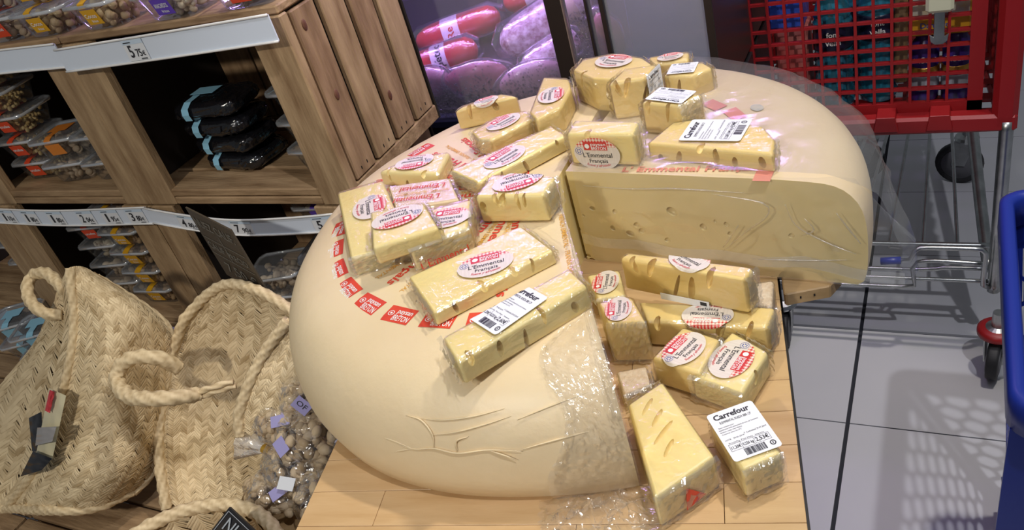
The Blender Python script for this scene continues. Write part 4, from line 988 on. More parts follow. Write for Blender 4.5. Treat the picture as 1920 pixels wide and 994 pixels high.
for nm, n, sz, sh, mt in (('mix',85,.0085,(1,.8,.7),N_mix),('corn',150,.0058,(1,.8,.6),N_corn),('beige',70,.0095,(1,.75,.5),N_beige),('seed',120,.0075,(1.2,.6,.3),N_seed),('dark',60,.0105,(1,.8,.7),N_dark),('walnut',60,.0105,(1.1,.8,.6),N_alm),('white',80,.0085,(1.2,.7,.55),N_white)):
    me = nut_mesh('nuts', n, sz, sh, BOX, hash(nm) % 7 if False else len(nm)+n); me.materials.append(mt); me.polygons.foreach_set('use_smooth', [True]*len(me.polygons)); ME[nm] = me
def tray_mesh():
    # open tapered tray with rounded corners
    def ring(hx, hy, z, r=.014):
        out = []
        for cx_, cy_, a0 in ((hx-r,hy-r,0),(-hx+r,hy-r,90),(-hx+r,-hy+r,180),(hx-r,-hy+r,270)):
            for i in range(4): a = R(a0+30*i); out.append((cx_+r*math.cos(a), cy_+r*math.sin(a), z))
        return out
    rings = [ring(.046,.036,.0005), ring(.049,.039,.003), ring(.058,.048,.037), ring(.064,.054,.038)]
    mb = MB(); V = [p for r_ in rings for p in r_]; n = 16; F = [tuple(range(n-1,-1,-1))]
    for i in range(3):
        for j in range(n): F.append((i*n+j, i*n+(j+1)%n, (i+1)*n+(j+1)%n, (i+1)*n+j))
    mb.add(V, F); me = mb.mesh('tray')
    lid = [ring(.066,.056,.0375), ring(.066,.056,.043), ring(.060,.050,.047), ring(.056,.046,.0465)]
    mb = MB(); V = [p for r_ in lid for p in r_]; F = []
    for i in range(3):
        for j in range(n): F.append((i*n+j, i*n+(j+1)%n, (i+1)*n+(j+1)%n, (i+1)*n+j))
    F.append(tuple(range(3*n, 4*n))); mb.add(V, F); ml = mb.mesh('lid')
    return me, ml
me_tray, me_lid = tray_mesh(); me_tray.materials.append(M_tray); me_lid.materials.append(M_lid)
mb_ = MB(); mb_.tube([(x*1.0, y, .0405) for x, y in [(.066,.042),(.052,.056),(-.052,.056),(-.066,.042),(-.066,-.042),(-.052,-.056),(.052,-.056),(.066,-.042)]], .0032, 6, True); me_rim = mb_.mesh('lid_rim'); me_rim.materials.append(film_mat('pale_lid_rim', tint=(.9,.94,.98), haze=.5, gloss=.6, rough=.12, bump=0, base_gloss=.1))
COLS = {'yellow': mat('strap_yellow', (.72,.38,.012), .4), 'red': mat('strap_red', (.72,.07,.02), .4), 'orange': mat('strap_orange', (.75,.24,.03), .4), 'purple': mat('strap_purple', (.13,.06,.48), .4), 'blue': mat('strap_blue', (.30,.60,.78), .4), 'lilac': mat('strap_lilac', (.38,.35,.62), .4)}
M_blackfilm = mat('shiny_black_film', (.008,.008,.01), .12, bump=.8, bscale=55, coat=.6)
def band_mesh():
    # paper strap: over the front of the lid, hanging as a flag on the tray front
    mb = MB()
    def quad(p): mb.add(p+[Vector(q)+Vector((0,-.0004,.0004)) for q in p], [(0,1,2,3),(7,6,5,4)])
    q = lambda *a: [Vector(p) for p in a]
    quad(q((-.009,-.0575,.0375),(.009,-.0575,.0375),(.009,-.0575,.0445),(-.009,-.0575,.0445)))
    quad(q((-.009,-.0575,.0445),(.009,-.0575,.0445),(.009,-.045,.0482),(-.009,-.045,.0482)))
    quad(q((-.009,-.045,.0482),(.009,-.045,.0482),(.009,-.02,.0482),(-.009,-.02,.0482)))
    quad(q((-.026,-.02,.0482),(.026,-.02,.0482),(.026,.018,.0482),(-.026,.018,.0482)))
    quad(q((-.020,-.0435,.010),(.020,-.0435,.010),(.020,-.0515,.034),(-.020,-.0515,.034)))
    return mb.mesh('paper_strap')
me_band = {}
for k_, m_ in COLS.items(): me_band[k_] = band_mesh(); me_band[k_].materials.append(m_)
def tray_txt(a, b):
    mb = MB(); fn = lambda x, y: (x, -.0440-.008*((y-.010)/.024)-.0012, y)
    put_text(mb, t_nut[a], 0, .024, .0065, .03, fn)
    if b: put_text(mb, t_nut[b], .002, .0155, .0042, .016, fn)
    fn2 = lambda x, y: (x, y, .0492); put_text(mb, t_nut[a], 0, .004, .007, .034, fn2)
    me = mb.mesh('strap_lettering'); me.materials.append(M_white); return me
me_txt = {'yellow': tray_txt('Cocos','fritos'), 'red': tray_txt('crudos',None), 'orange': None, 'purple': tray_txt('ANACARDOS','fritos'), 'lilac': tray_txt('AVELLANA','tostada'), 'blue': None}
def tray(loc, nuts, colr, label, rz=0, group='clear trays of nuts', rx=0, sc=1):
    t = thing('nut_tray', label, 'nut tray', loc, rz, group); t.rotation_euler = (rx, 0, rz); t.scale = (sc, sc, sc*1.2)
    link('tray', me_tray, None, t, True); ld = link('lid', me_lid, None, t, True); link('lid_rim', me_rim, None, ld, True); o = link('nuts', ME[nuts], None, t, True); o['kind'] = 'stuff'
    if colr:
        b = link('paper_strap', me_band[colr], None, t)
        if me_txt.get(colr): link('strap_lettering', me_txt[colr], None, b)
    return t
ZS = .884; ZT = 1.2206; ZL = .5245; hh = .0572
# upper row
for x, y, k_, nuts, c_, lb, rz in (
    (-1.655,1.06,0,'beige','red','red-strapped tray cut by the left edge on the top shelf',.05),
    (-1.525,1.055,0,'mix','yellow','yellow-strapped nut tray, left of two side by side on the top shelf',.03),
    (-1.36,1.05,0,'mix','yellow','yellow-strapped nut tray beside the purple one on the top shelf',-.02),
    (-1.175,1.045,0,'white','purple','purple-strapped cashew tray above the 5,75 tag',.02),
    (-1.01,1.05,0,'seed','red','red-strapped dark seed tray at the crate corner',.06),
    (-1.53,1.065,1,'mix','yellow','upper yellow-strapped tray stacked above the left one',.0),
    (-1.37,1.07,1,'mix','yellow','upper yellow-strapped tray cut by the top of the picture',.04),
    (-1.17,1.075,1,'white','purple','second purple-strapped tray stacked at the top of the picture',.0),
    (-1.66,1.07,1,'beige','red','second red-strapped tray stacked at the top left corner',.0)):
    tray((x, y, ZT+hh*k_), nuts, c_, lb, rz)
ordn = ('lowest', 'second', 'third', 'fourth', 'top')
for k_ in range(5): tray((-1.90-.004*k_, 1.10-.006*(k_%2), ZS+hh*k_), 'corn', 'red', ordn[k_]+' toasted corn tray of the red-strapped stack at the left', .12)
tray((-1.765, 1.085, ZS), 'beige', None, 'lower pale nut tray next to the corn stack', .2); tray((-1.77, 1.09, ZS+hh), 'beige', 'orange', 'pale nut tray with an orange paper flag on its lid', .22)
tray((-1.635, 1.09, ZS), 'beige', None, 'lower pale nut tray half behind the crate post', .15); tray((-1.64, 1.10, ZS+hh), 'beige', None, 'upper pale nut tray half behind the crate post', .1)
for k_ in range(3): tray((-1.045, 1.105+.004*k_, ZS+hh*k_), 'white', 'yellow', ('lowest','middle','topmost')[k_]+' yellow-strapped tray behind the right crate post', -.05)
# black wrapped packs
def black_pack(loc, label, rz, sc=1):
    t = thing('black_wrapped_pack', label, 'snack pack', loc, rz, 'black wrapped packs'); t.scale = (sc,)*3
    def fn(u, v):
        a = 2*PI*u; b = -PI/2+PI*v; e = .45
        sg = lambda x, p: math.copysign(abs(x)**p, x)
        x = .082*sg(math.cos(a), e)*sg(math.cos(b), .5); y = .056*sg(math.sin(a), e)*sg(math.cos(b), .5); z = .019+.0185*sg(math.sin(b), .6)
        n1 = .004*noise.noise(Vector((x*75, y*75, z*75+loc[2]*30)))+.002*noise.noise(Vector((x*190, y*190, z*190)))
        return (x+n1, y+n1, max(.0005, z+n1*.7))
    MB().grid(fn, 64, 26).build('wrapped_body', M_blackfilm, t, False)
    mb = MB(); pts = [(-.002,-.010,.0395),(-.002,-.040,.0385),(-.002,-.0565,.030),(-.002,-.060,.019),(-.002,-.0575,.006)]
    V = [(x+s*.009-.03, y-.001, z) for x,y,z in pts for s in (-1,1)]; mb.add(V, [(2*i,2*i+1,2*i+3,2*i+2) for i in range(4)]); mb.build('blue_strap', COLS['blue'], t)
    mb = MB(); mb.box((-.022,.008,.0402), (.06,.034,.0006)); b = mb.build('blue_flag', COLS['blue'], t)
    return t
for k_ in range(4): black_pack((-1.285-.006*k_, 1.125, ZS+.0385*k_), ordn[k_ if k_ < 3 else 4]+' shiny black pack with a light blue strap in the stack', -.1+.05*k_)
black_pack((-1.12, 1.22, ZS+.0385*2.2), 'black pack with blue flag behind the stack, deep in the crate', .1)
black_pack((-1.12, 1.22, ZS), 'lowest black pack deep in the crate behind the yellow trays', -.05); black_pack((-1.12, 1.22, ZS+.0385), 'second black pack deep in the crate behind the yellow trays', .05)
# lower crates
for k_ in range(5): tray((-1.73, 1.09, ZL+hh*k_), 'walnut', 'yellow', ordn[k_]+' walnut tray of the leaning yellow-strapped stack', .08, 'yellow-strapped walnut stack')
for k_ in range(4): tray((-1.875+.002*k_, 1.11, ZL+hh*k_), 'white' if k_ > 1 else 'beige', 'red' if k_ == 3 else None, ('lowest','second','third','red-flagged top')[k_]+' tray of the pale nut stack behind the upright basket', .18)
for k_ in range(3): tray((-2.25, 1.12, ZL+.04+hh*k_), 'mix', None, ('lowest','middle','upper')[k_]+' dim nut tray at the far left of the lower crate', .1)
tray((-1.16, 1.13, ZL), 'beige', 'lilac', 'lowest purple-flag hazelnut tray behind the chalk sign', -.1); tray((-1.15, 1.12, ZL+hh), 'beige', 'lilac', 'second purple-flag hazelnut tray behind the chalk sign', .1)
tray((-1.14, 1.10, ZL+hh*2), 'beige', 'purple', 'tilted purple-flag hazelnut tray behind the chalk sign', -.2, rx=.25); tray((-1.15, 1.15, ZL+hh*3.6), 'beige', 'purple', 'dark hazelnut tray under the bowed price strip', .1)
tray((-1.33, 1.10, ZL+.05), 'beige', None, 'clear tray corner peeking out left of the chalk sign', .3); tray((-1.33, 1.10, ZL), 'beige', None, 'bottom clear tray left of the chalk sign', .2)
for i, (x, y, z, lb) in enumerate(((-2.02,.90,.4405,'blue-labelled dried fruit tray standing lowest beside the basket'),(-2.15,.93,.4405,'blue-labelled dried fruit tray at the very left edge'),(-2.03,.91,.498,'upper blue-labelled dried fruit tray beside the basket'),(-2.16,.93,.498,'upper blue-labelled dried fruit tray at the left edge'),(-1.93,.78,.4405,'blue-labelled dried fruit tray half behind the basket'))):
    tray((x,y,z), 'dark', 'blue', lb, .5, 'blue-labelled dried fruit trays')

# ================================================================== straw baskets
def cr1(P, t):
    n = len(P)-1; x = min(max(t,0),1)*n; i = min(int(x), n-1); f = x-i
    p1 = P[i]; p2 = P[i+1]; p0 = P[i-1] if i > 0 else p1*2-p2; p3 = P[i+2] if i+2 <= n else p2*2-p1
    return .5*((2*p1)+(p2-p0)*f+(2*p0-5*p1+4*p2-p3)*f*f+(3*p1-3*p2+p3-p0)*f**3)
class Patch:
    def __init__(self, rows): self.r = [[Vector(p) for p in row] for row in rows]
    def __call__(self, u, v): return cr1([cr1(row, v) for row in self.r], u)     # u down, v across
    def normal(self, u, v):
        e = .01; a = self(min(1,u+e), v)-self(max(0,u-e), v); b = self(u, min(1,v+e))-self(u, max(0,v-e)); n = a.cross(b); n.normalize()
        if n.dot(CAMP-self(u,v)) < 0: n = -n
        return n
def weave(parent, patch, ncol, m, nrow, base_m, thick=.0035, seed=1, fringe=True):
    rnd = random.Random(seed)
    mb = MB()
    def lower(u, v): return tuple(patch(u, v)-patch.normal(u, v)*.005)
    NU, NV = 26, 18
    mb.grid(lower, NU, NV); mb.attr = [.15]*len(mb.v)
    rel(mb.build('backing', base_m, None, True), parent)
    N = [[None]*(25) for _ in range(25)]
    for c in range(ncol):
        mb = MB()
        v0 = c/ncol; v1 = (c+1)/ncol; vm = (v0+v1)/2; wv = (v1-v0)
        for side in (0, 1):
            for i in range(nrow+2):
                uu = i/nrow; du = 1.15/nrow
                # each leaf runs from the strip's middle outwards and downwards (herringbone)
                va = vm-(.10*wv if side else -.10*wv); vb = (v1+.04*wv) if side else (v0-.04*wv)
                ua = uu-1.5*du+rnd.uniform(-.2,.2)*du; ub = uu+rnd.uniform(-.2,.2)*du
                if ub > 1.02 or ua < -.05: continue
                ua = min(1, max(0, ua)); ub = min(1, max(0, ub)); vb_ = min(1, max(0, vb)); va_ = min(1, max(0, va))
                nrm = patch.normal((ua+ub)/2, (va_+vb_)/2); sh = min(1, max(0, rnd.gauss(.58,.2)))
                p0 = patch(ua, va_); p1 = patch(ub, vb_); d = p1-p0; ln = d.length
                if ln < .002: continue
                d.normalize(); s = nrm.cross(d).normalized(); w_ = .5*1.1*((patch(min(1,(ua+ub)/2+du/2), (va_+vb_)/2)-patch(max(0,(ua+ub)/2-du/2), (va_+vb_)/2)).length)*.72
                base_pts = []
                fe = 1.03+rnd.uniform(0,.14)
                for f, hgt in ((0,.0), (.35,1.0), (.75,.85), (fe,.15)):
                    q = patch(ua+(ub-ua)*min(f,1), va_+(vb_-va_)*min(f,1))
                    if f > 1: q = q+d*(ln*(f-1))
                    base_pts.append((q, hgt))
                for fb_ in range(3):
                    o_ = (fb_-1)*.66; V = []; tw = rnd.uniform(-.12,.12); fsh = min(1, max(0, sh+rnd.uniform(-.2,.2)))
                    for k, (q, hgt) in enumerate(base_pts):
                        for sx, hz in ((-1,-.5),(0,.35),(1,-.5)): V.append(q+s*(w_*(o_*(1 if k else .8)+sx*.36+tw*(k-1)*.3))+nrm*(thick*(hgt*(1-.25*abs(fb_-1))+hz*.3)))
                    F = [(3*k+j, 3*k+j+1, 3*k+j+4, 3*k+j+3) for k in range(3) for j in range(2)]
                    mb.add(V, F, fsh)
            if fringe and side:
                for q in range(nrow//2):
                    if rnd.random() < .45:
                        u_ = rnd.random(); p = patch(u_, min(1, v1)); nrm = patch.normal(u_, min(1,v1)); e = (patch(min(1,u_+.04), min(1, v1+.3*wv))-p)
                        if e.length < .001: continue
                        e.normalize(); s = nrm.cross(e).normalized()*.0007; l = rnd.uniform(.008,.02)
                        mb.add([p-s, p+s, p+e*l+nrm*rnd.uniform(.002,.006)], [(0,1,2)], .85)
        o = mb.build('braid_strip', m, None, True); rel(o, parent)
def rim(parent, pts, r_, name='rim'):
    o = MB().rope(pts, r_, 12, False, .026, .11, 4).build(name, M_straw, None, True); rel(o, parent); return o
pa = Patch(DATA['PATCH_Aright']); pl = Patch(DATA['PATCH_Aleft']); pb = Patch(DATA['PATCH_B']); pd_ = Patch(DATA['PATCH_D'])
ba = thing('straw_basket', 'pointed woven straw basket leaning at the left with a packet tucked in its side', 'basket', (-1.35, .55, .442))
weave(ba, pa, 8, M_straw, 40, M_straw_dark, seed=2); weave(ba, pl, 4, M_straw, 30, M_straw_dark, seed=3)
rim(ba, [pa(i/14, 0)+pa.normal(min(.99,i/14), .02)*.003 for i in range(15)], .0085)
rim(ba, [pa(1, i/8)+Vector((0,0,.004)) for i in range(9)], .009)
rim(ba, [pl(1, i/6) for i in range(7)], .009); rim(ba, [pa(i/10, 1) for i in range(11)], .007)
o = MB().rope(DATA['HANDLE_A'], .0105, 12, False, .026, .11, 4).build('handle', M_straw, None, True); rel(o, ba)
bb = thing('straw_basket', 'open woven straw basket in the middle holding the pistachio bags', 'basket', (-1.1, .6, .442))
weave(bb, pb, 8, M_straw, 38, M_straw_dark, seed=5); weave(bb, pd_, 4, M_straw, 22, M_straw_dark, seed=6)
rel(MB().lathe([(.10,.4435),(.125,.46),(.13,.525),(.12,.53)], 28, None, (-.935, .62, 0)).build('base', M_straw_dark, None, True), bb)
top = [pb(1-i/10, 0) for i in range(10)]+[pb(0, i/12) for i in range(13)]
rim(bb, top, .0095)
rim(bb, [pd_(i/10, 0)+pd_.normal(i/10*.98, .02)*.003 for i in range(11)], .009, 'fold_rim')
o = MB().rope(DATA['HANDLE_B'], .0125, 12, False, .026, .11, 4).build('handle', M_straw, None, True); rel(o, bb)
a_ = Vector(DATA['HANDLE_B'][0])
for dz in (-.004, .006): rel(MB().rope([a_+Vector((-.03,-.004,dz)), a_+Vector((.0,0,dz)), a_+Vector((.035,.012,dz+.006)), a_+Vector((.06,.03,dz+.004))], .005, 10, False, .03, .2, 2).build('handle_tie', M_straw, None, True), bb)
# front basket, a round one cut by the picture's lower edge
bc = thing('straw_basket', 'round straw basket at the bottom edge with the black chalk label', 'basket', (-.97, .36, .442))
cc = Vector((-.965, .345, .6)); rcx, rcy = .175, .17
class Tub:
    def __init__(s, inside): s.i = inside
    def __call__(s, u, v):
        a = 2*PI*v; k = 1-.16*u; off = -.006 if s.i else .006
        return Vector((cc.x+(rcx*k+off)*math.cos(a), cc.y+(rcy*k+off)*math.sin(a), .6-.157*u))
    def normal(s, u, v):
        a = 2*PI*v; n = Vector((math.cos(a), math.sin(a), .12)).normalized(); return -n if s.i else n
weave(bc, Tub(True), 26, M_straw, 12, M_straw_dark, seed=8, fringe=False)
MBo = MB(); MBo.grid(lambda u, v: tuple(Tub(False)(u, v)), 6, 48); MBo.attr = [.5]*len(MBo.v); rel(MBo.build('outer_wall', M_straw, None, True), bc)
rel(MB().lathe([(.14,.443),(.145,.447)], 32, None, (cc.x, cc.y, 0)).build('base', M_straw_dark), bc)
rel(MB().rope([cc+Vector((rcx*math.cos(2*PI*i/28), rcy*math.sin(2*PI*i/28), 0)) for i in range(28)], .011, 12, True, .026, .11, 4).build('rim', M_straw, None, True), bc)

# packet tucked into the left basket
pk = thing('snack_packet', 'crinkled cream and black packet poking out of the pointed basket', 'packet', DATA['PACKET'][5])
def strip_poly(name, quad, m, off, amp=.003):
    A_, B_, C_, D_ = [Vector(p) for p in quad]
    def fn(u, v):
        p = A_.lerp(B_, v).lerp(D_.lerp(C_, v), u); n = (CAMP-p).normalized()
        return tuple(p+n*(off+amp*noise.noise(Vector((u*5, v*4, off*90)))+.004*math.sin(PI*v)))
    return rel(MB().grid(fn, 14, 8).build(name, m, None, True), pk)
def lp(u, v): return pl(u, v)
m_cream = mat('packet_cream_foil', (.66,.60,.40), .3, coat=.4); m_pblack = mat('packet_black_foil', (.01,.01,.012), .15)
Q_ = DATA['PACKQ']
strip_poly('cream_panel', Q_[0], m_cream, .004, .006); strip_poly('black_panel', Q_[1], m_pblack, .003, .006)
strip_poly('clear_window', Q_[2], mat('packet_grey_window', (.35,.33,.32), .15, coat=.5), .008, .004); strip_poly('black_tail', Q_[3], m_pblack, .004, .006)
strip_poly('red_print', Q_[4], mat('packet_red_print', (.55,.05,.06), .4), .0105, .004)

# ================================================================== bags of pistachios
me_p = {}
def pist_bag(i, loc, size, rot, label, n=60, tie=False, tagc='lilac'):
    t = thing('pistachio_bag', label, 'nut bag', loc, 0, 'bags of pistachios in the middle basket'); t.rotation_euler = rot
    sx, sy, sz = size; rnd = random.Random(40+i); mb = MB()
    for k in range(n):
        a = rnd.uniform(0, 2*PI); b = math.acos(rnd.uniform(-1,1)); rr = rnd.uniform(.6,.9)
        p = Vector((sx*rr*math.sin(b)*math.cos(a), sy*rr*math.sin(b)*math.sin(a), sz*rr*math.cos(b)))
        M_ = Matrix.Rotation(rnd.uniform(0,6.28), 3, 'Z') @ Matrix.Rotation(rnd.uniform(0,6.28), 3, 'X'); s_ = rnd.uniform(.008,.0105)
        mb.ball(p, (s_*1.25, s_*.9, s_*.85), M_, 8, 6, rnd.random())
    o = mb.build('pistachios', N_pist, t, True); o['kind'] = 'stuff'
    def fn(u, v):
        a = 2*PI*u; b = PI*v; k = 1+.13*noise.noise(Vector((math.cos(a)*2.2+i, math.sin(a)*2.2, v*5)))+.05*noise.noise(Vector((math.cos(a)*7, math.sin(a)*7+i, v*13)))
        return (sx*k*math.sin(b)*math.cos(a), sy*k*math.sin(b)*math.sin(a), sz*k*math.cos(b))
    MB().grid(fn, 36, 20).build('bag_film', M_film, t, False)
    if tie:
        MB().grid(lambda u, v: ((-sx-.004-.05*v), (.004+.030*v)*math.cos(2*PI*u)*(1+.2*math.sin(9*u*PI)), (.004+.022*v)*math.sin(2*PI*u)), 24, 6).build('bag_neck', film_mat('frosted_bag_neck', haze=.35, gloss=.7, bump=.8, bscale=50), t, True)
        MB().tube([(-sx-.012,0,0), (-sx+.004,0,0)], .0085, 10).build('gold_tie', mat('gold_tie', (.72,.42,.06), .3, .6), t)
    mb = MB(); mb.box((.2*sx, -.55*sy, sz*.98), (.030,.020,.0008)); b = mb.build('paper_label', COLS[tagc] if tagc != 'white' else M_paper, t)
    if i == 0:
        mb = MB(); put_text(mb, t_sign['OF'], .2*sx, -.55*sy, .008, .02, None, sz*.98+.0008); q = mb.build('label_print', M_ink); q.parent = b
    b.rotation_euler = (0, 0, .3*i-.6); 
    return t
BG = DATA['BAGS']
pist_bag(0, BG[0], (.055,.045,.04), (.5,.3,.4), 'pistachio bag highest in the basket, lilac label by the wheel', 60)
pist_bag(1, BG[1], (.065,.05,.045), (.5,.2,-.3), 'pistachio bag with the brightest glare, middle of the heap', 80)
pist_bag(2, (BG[2][0]-.03, BG[2][1]+.02, BG[2][2]-.01), (.045,.04,.04), (.4,.1,.6), 'small pistachio bag against the woven fold', 40)
pist_bag(3, BG[3], (.07,.05,.042), (.5,.2,-.2), 'pistachio bag with a gold tie and white label', 80, True, 'white')
pist_bag(4, (BG[5][0], BG[5][1], BG[5][2]), (.06,.045,.035), (.4,0,.3), 'lowest pistachio bag behind the round basket', 60)
pist_bag(5, (BG[6][0], BG[6][1]-.0, BG[6][2]-.02), (.05,.05,.04), (.4,.2,.2), 'pistachio bag with a blue label beside the table edge', 50, False, 'purple')

# ================================================================== chalk signs
sg = thing('chalk_sign', 'grey chalk price sign tilted on a clip above the middle basket', 'sign', tuple(DATA['SIGN'][3]))
S_ = [Vector(p) for p in DATA['SIGN']]; ux = (S_[1]-S_[0]); uy = (S_[3]-S_[0]); n_ = ux.cross(uy).normalized()
if n_.dot(CAMP-S_[0]) < 0: n_ = -n_
def sfn(x, y, z=.0): return tuple(S_[0]+ux*x+uy*y+n_*z)
V = [sfn(0,0,.0),sfn(1,0,.0),sfn(1,1,.0),sfn(0,1,.0),sfn(0,0,-.003),sfn(1,0,-.003),sfn(1,1,-.003),sfn(0,1,-.003)]
rel(MB().add(V, [(0,1,2,3),(7,6,5,4),(0,4,5,1),(1,5,6,2),(2,6,7,3),(3,7,4,0)]).build('board', M_chalk), sg)
mb = MB()
for key, x, y, h_, w_ in (('NUEZ CALIF.',.5,.17,.12,.86),('CALIF',.25,.5,.1,.36),('PRECIO',.7,.52,.09,.42),('7,50 €',.55,.8,.15,.7)):
    put_text(mb, t_sign[key], x, -y, h_, w_, lambda a, b: sfn(a, -b, .0012))
for y in (.38,.62): mb.add([sfn(.04,y,.001), sfn(.96,y,.001), sfn(.96,y+.01,.001), sfn(.04,y+.01,.001)], [(0,1,2,3)])
mb.add([sfn(.5,.27,.001), sfn(.515,.27,.001), sfn(.515,.62,.001), sfn(.5,.62,.001)], [(0,1,2,3)])
rel(mb.build('chalk_writing', mat('faint_chalk', (.20,.19,.165), .8)), sg)
V = [sfn(.45,.93,.004),sfn(1.0,.93,.004),sfn(.95,1.04,.004),sfn(.5,1.04,.004)]; V += [tuple(Vector(p)-n_*.012) for p in V]
rel(MB().add(V, [(0,1,2,3),(7,6,5,4),(0,4,5,1),(1,5,6,2),(2,6,7,3),(3,7,4,0)]).build('clip', M_tray), sg)
rel(MB().box2((sfn(.72,1.04)[0]-.006, sfn(.72,1.04)[1]-.006, sfn(.72,1.04)[2]-.04), (sfn(.72,1.04)[0]+.006, sfn(.72,1.04)[1]+.006, sfn(.72,1.04)[2])).build('clip_jaw', M_tray), sg)
S2 = [Vector(p) for p in DATA['NUESIGN']]; u2 = S2[1]-S2[0]; v2 = S2[3]-S2[0]; n2 = u2.cross(v2).normalized(); v2 = v2*1.0
if n2.dot(CAMP-S2[0]) < 0: n2 = -n2
def s2(x, y, z=0): return tuple(S2[0]+u2*x+v2*y+n2*z)
ns = thing('chalk_label', 'black chalk label with white border starting NUE in the round basket', 'sign', tuple(S2[3]))
V = [s2(0,0),s2(1.5,0),s2(1.5,1.3),s2(0,1.3)]; V += [tuple(Vector(p)-n2*.003) for p in V]
rel(MB().add(V, [(0,1,2,3),(7,6,5,4),(0,4,5,1),(1,5,6,2),(2,6,7,3),(3,7,4,0)]).build('board', M_chalkb), ns)
mb = MB(); put_text(mb, t_sign['NUE'], .62, -.42, .42, .8, lambda a, b: s2(a, -b, .001));
def ln(x0,y0,x1,y1): mb.add([s2(x0,y0,.0008),s2(x1,y0,.0008),s2(x1,y1,.0008),s2(x0,y1,.0008)], [(0,1,2,3)])
ln(.06,.08,1.44,.10); ln(.06,.08,.08,1.2); ln(.06,.80,1.44,.82); ln(.06,.92,1.44,.94); ln(1.42,.08,1.44,1.2)
rel(mb.build('chalk_writing', M_chalkt), ns)
# ================================================================== chilled meat case behind
fr = thing('chilled_case', 'dark framed chilled case with misted glass and violet light behind the cheese', 'fridge', (-.75, 1.6, 0))
FY = 1.45
def fpart(name, m, *boxes, **k):
    mb = MB()
    for a, b in boxes: mb.box2(a, b)
    return rel(mb.build(name, m, None, bevel=k.get('bevel', .002)), fr)
fpart('base_panel', M_black, ((-1.5, FY, 0), (-.38, FY+.5, .775)))
fpart('sill', mat('dark_blue_sill', (.012,.014,.03), .3), ((-1.5, FY-.012, .775), (-.38, FY+.06, .792)))
M_bronze = mat('dark_bronze_frame', (.035,.026,.022), .35, .3)
fpart('post', M_bronze, ((-.703, FY-.004, .79), (-.668, FY+.02, 1.6)), bevel=.001)
fpart('post_edge', mat('worn_frame_edge', (.25,.18,.15), .5), ((-.668, FY-.004, .79), (-.6655, FY+.004, 1.6)), bevel=.0003)
fpart('post', M_bronze, ((-.622, FY-.002, .79), (-.617, FY+.02, 1.6)), bevel=.0005); fpart('post', M_bronze, ((-.592, FY-.004, .79), (-.583, FY+.02, 1.6)), bevel=.001)
fpart('post', M_bronze, ((-.395, FY-.004, .79), (-.38, FY+.5, 1.6)), bevel=.001)
fpart('top_cap', M_black, ((-1.5, FY-.01, 1.6), (-.38, FY+.5, 1.64)))
M_fback = mat('case_lining', (.06,.05,.085), .5)
fpart('back_wall', M_fback, ((-1.5, FY+.46, .79), (-.38, FY+.48, 1.6)))
deck = MB(); deck.add([(-1.5,FY+.03,.80),(-.395,FY+.03,.80),(-.395,FY+.46,.93),(-1.5,FY+.46,.93),(-1.5,FY+.03,.79),(-.395,FY+.03,.79),(-.395,FY+.46,.79),(-1.5,FY+.46,.79)], [(0,1,2,3),(7,6,5,4),(0,4,5,1),(1,5,6,2),(2,6,7,3),(3,7,4,0)])
rel(deck.build('deck', mat('case_deck_black', (.014,.012,.02), .3)), fr)
M_glass = film_mat('misted_case_glass', tint=(.93,.9,.98), haze=.10, gloss=.5, rough=.06, bump=.04, bscale=40, base_gloss=.03)
M_glass2 = film_mat('frosted_case_glass', tint=(.75,.8,.92), haze=.22, gloss=.5, rough=.12, bump=.1, bscale=9, base_gloss=.06)
fpart('glass_pane', M_glass, ((-1.5, FY+.004, .792), (-.703, FY+.008, 1.6)), bevel=0); fpart('glass_pane', M_glass, ((-.6655, FY+.004, .792), (-.622, FY+.008, 1.6)), bevel=0)
fpart('glass_pane', M_glass, ((-.617, FY+.004, .792), (-.592, FY+.008, 1.6)), bevel=0); fpart('frosted_pane', M_glass2, ((-.583, FY+.004, .792), (-.395, FY+.008, 1.6)), bevel=0)
rnd = random.Random(3); dr = MB()
for i in range(2600):
    x = rnd.uniform(-1.15,-.705) if i % 6 else rnd.uniform(-.664,-.624); z = .795+abs(rnd.gauss(0,.045)) if i % 6 else .80+rnd.random()*.2; s_ = rnd.uniform(.0009,.0024)
    if x < -.85 and z > .93 and rnd.random() < .5: continue
    dr.ball((x, FY+.0035, z), (s_, s_*.5, s_*1.15), None, 6, 4)
o = dr.build('condensation', film_mat('water_drops', haze=.02, gloss=1.0, rough=.03, bump=0, base_gloss=.12), None, True, kind='stuff'); rel(o, fr)
lamp = fpart('lamp_tube', mat('violet_lamp', (.8,.6,1), .4, emit=((.62,.38,1.0), 14)), ((-1.45, FY+.07, 1.56), (-.41, FY+.10, 1.585)), bevel=.004)
area('chilled_case_lamp', (-.85, FY+.12, 1.54), (-.85, FY+.2, .8), 15, (.66,.42,1.0), 1.1, .06)
def deckz(y): return .80+.13*(y-FY-.03)/.43
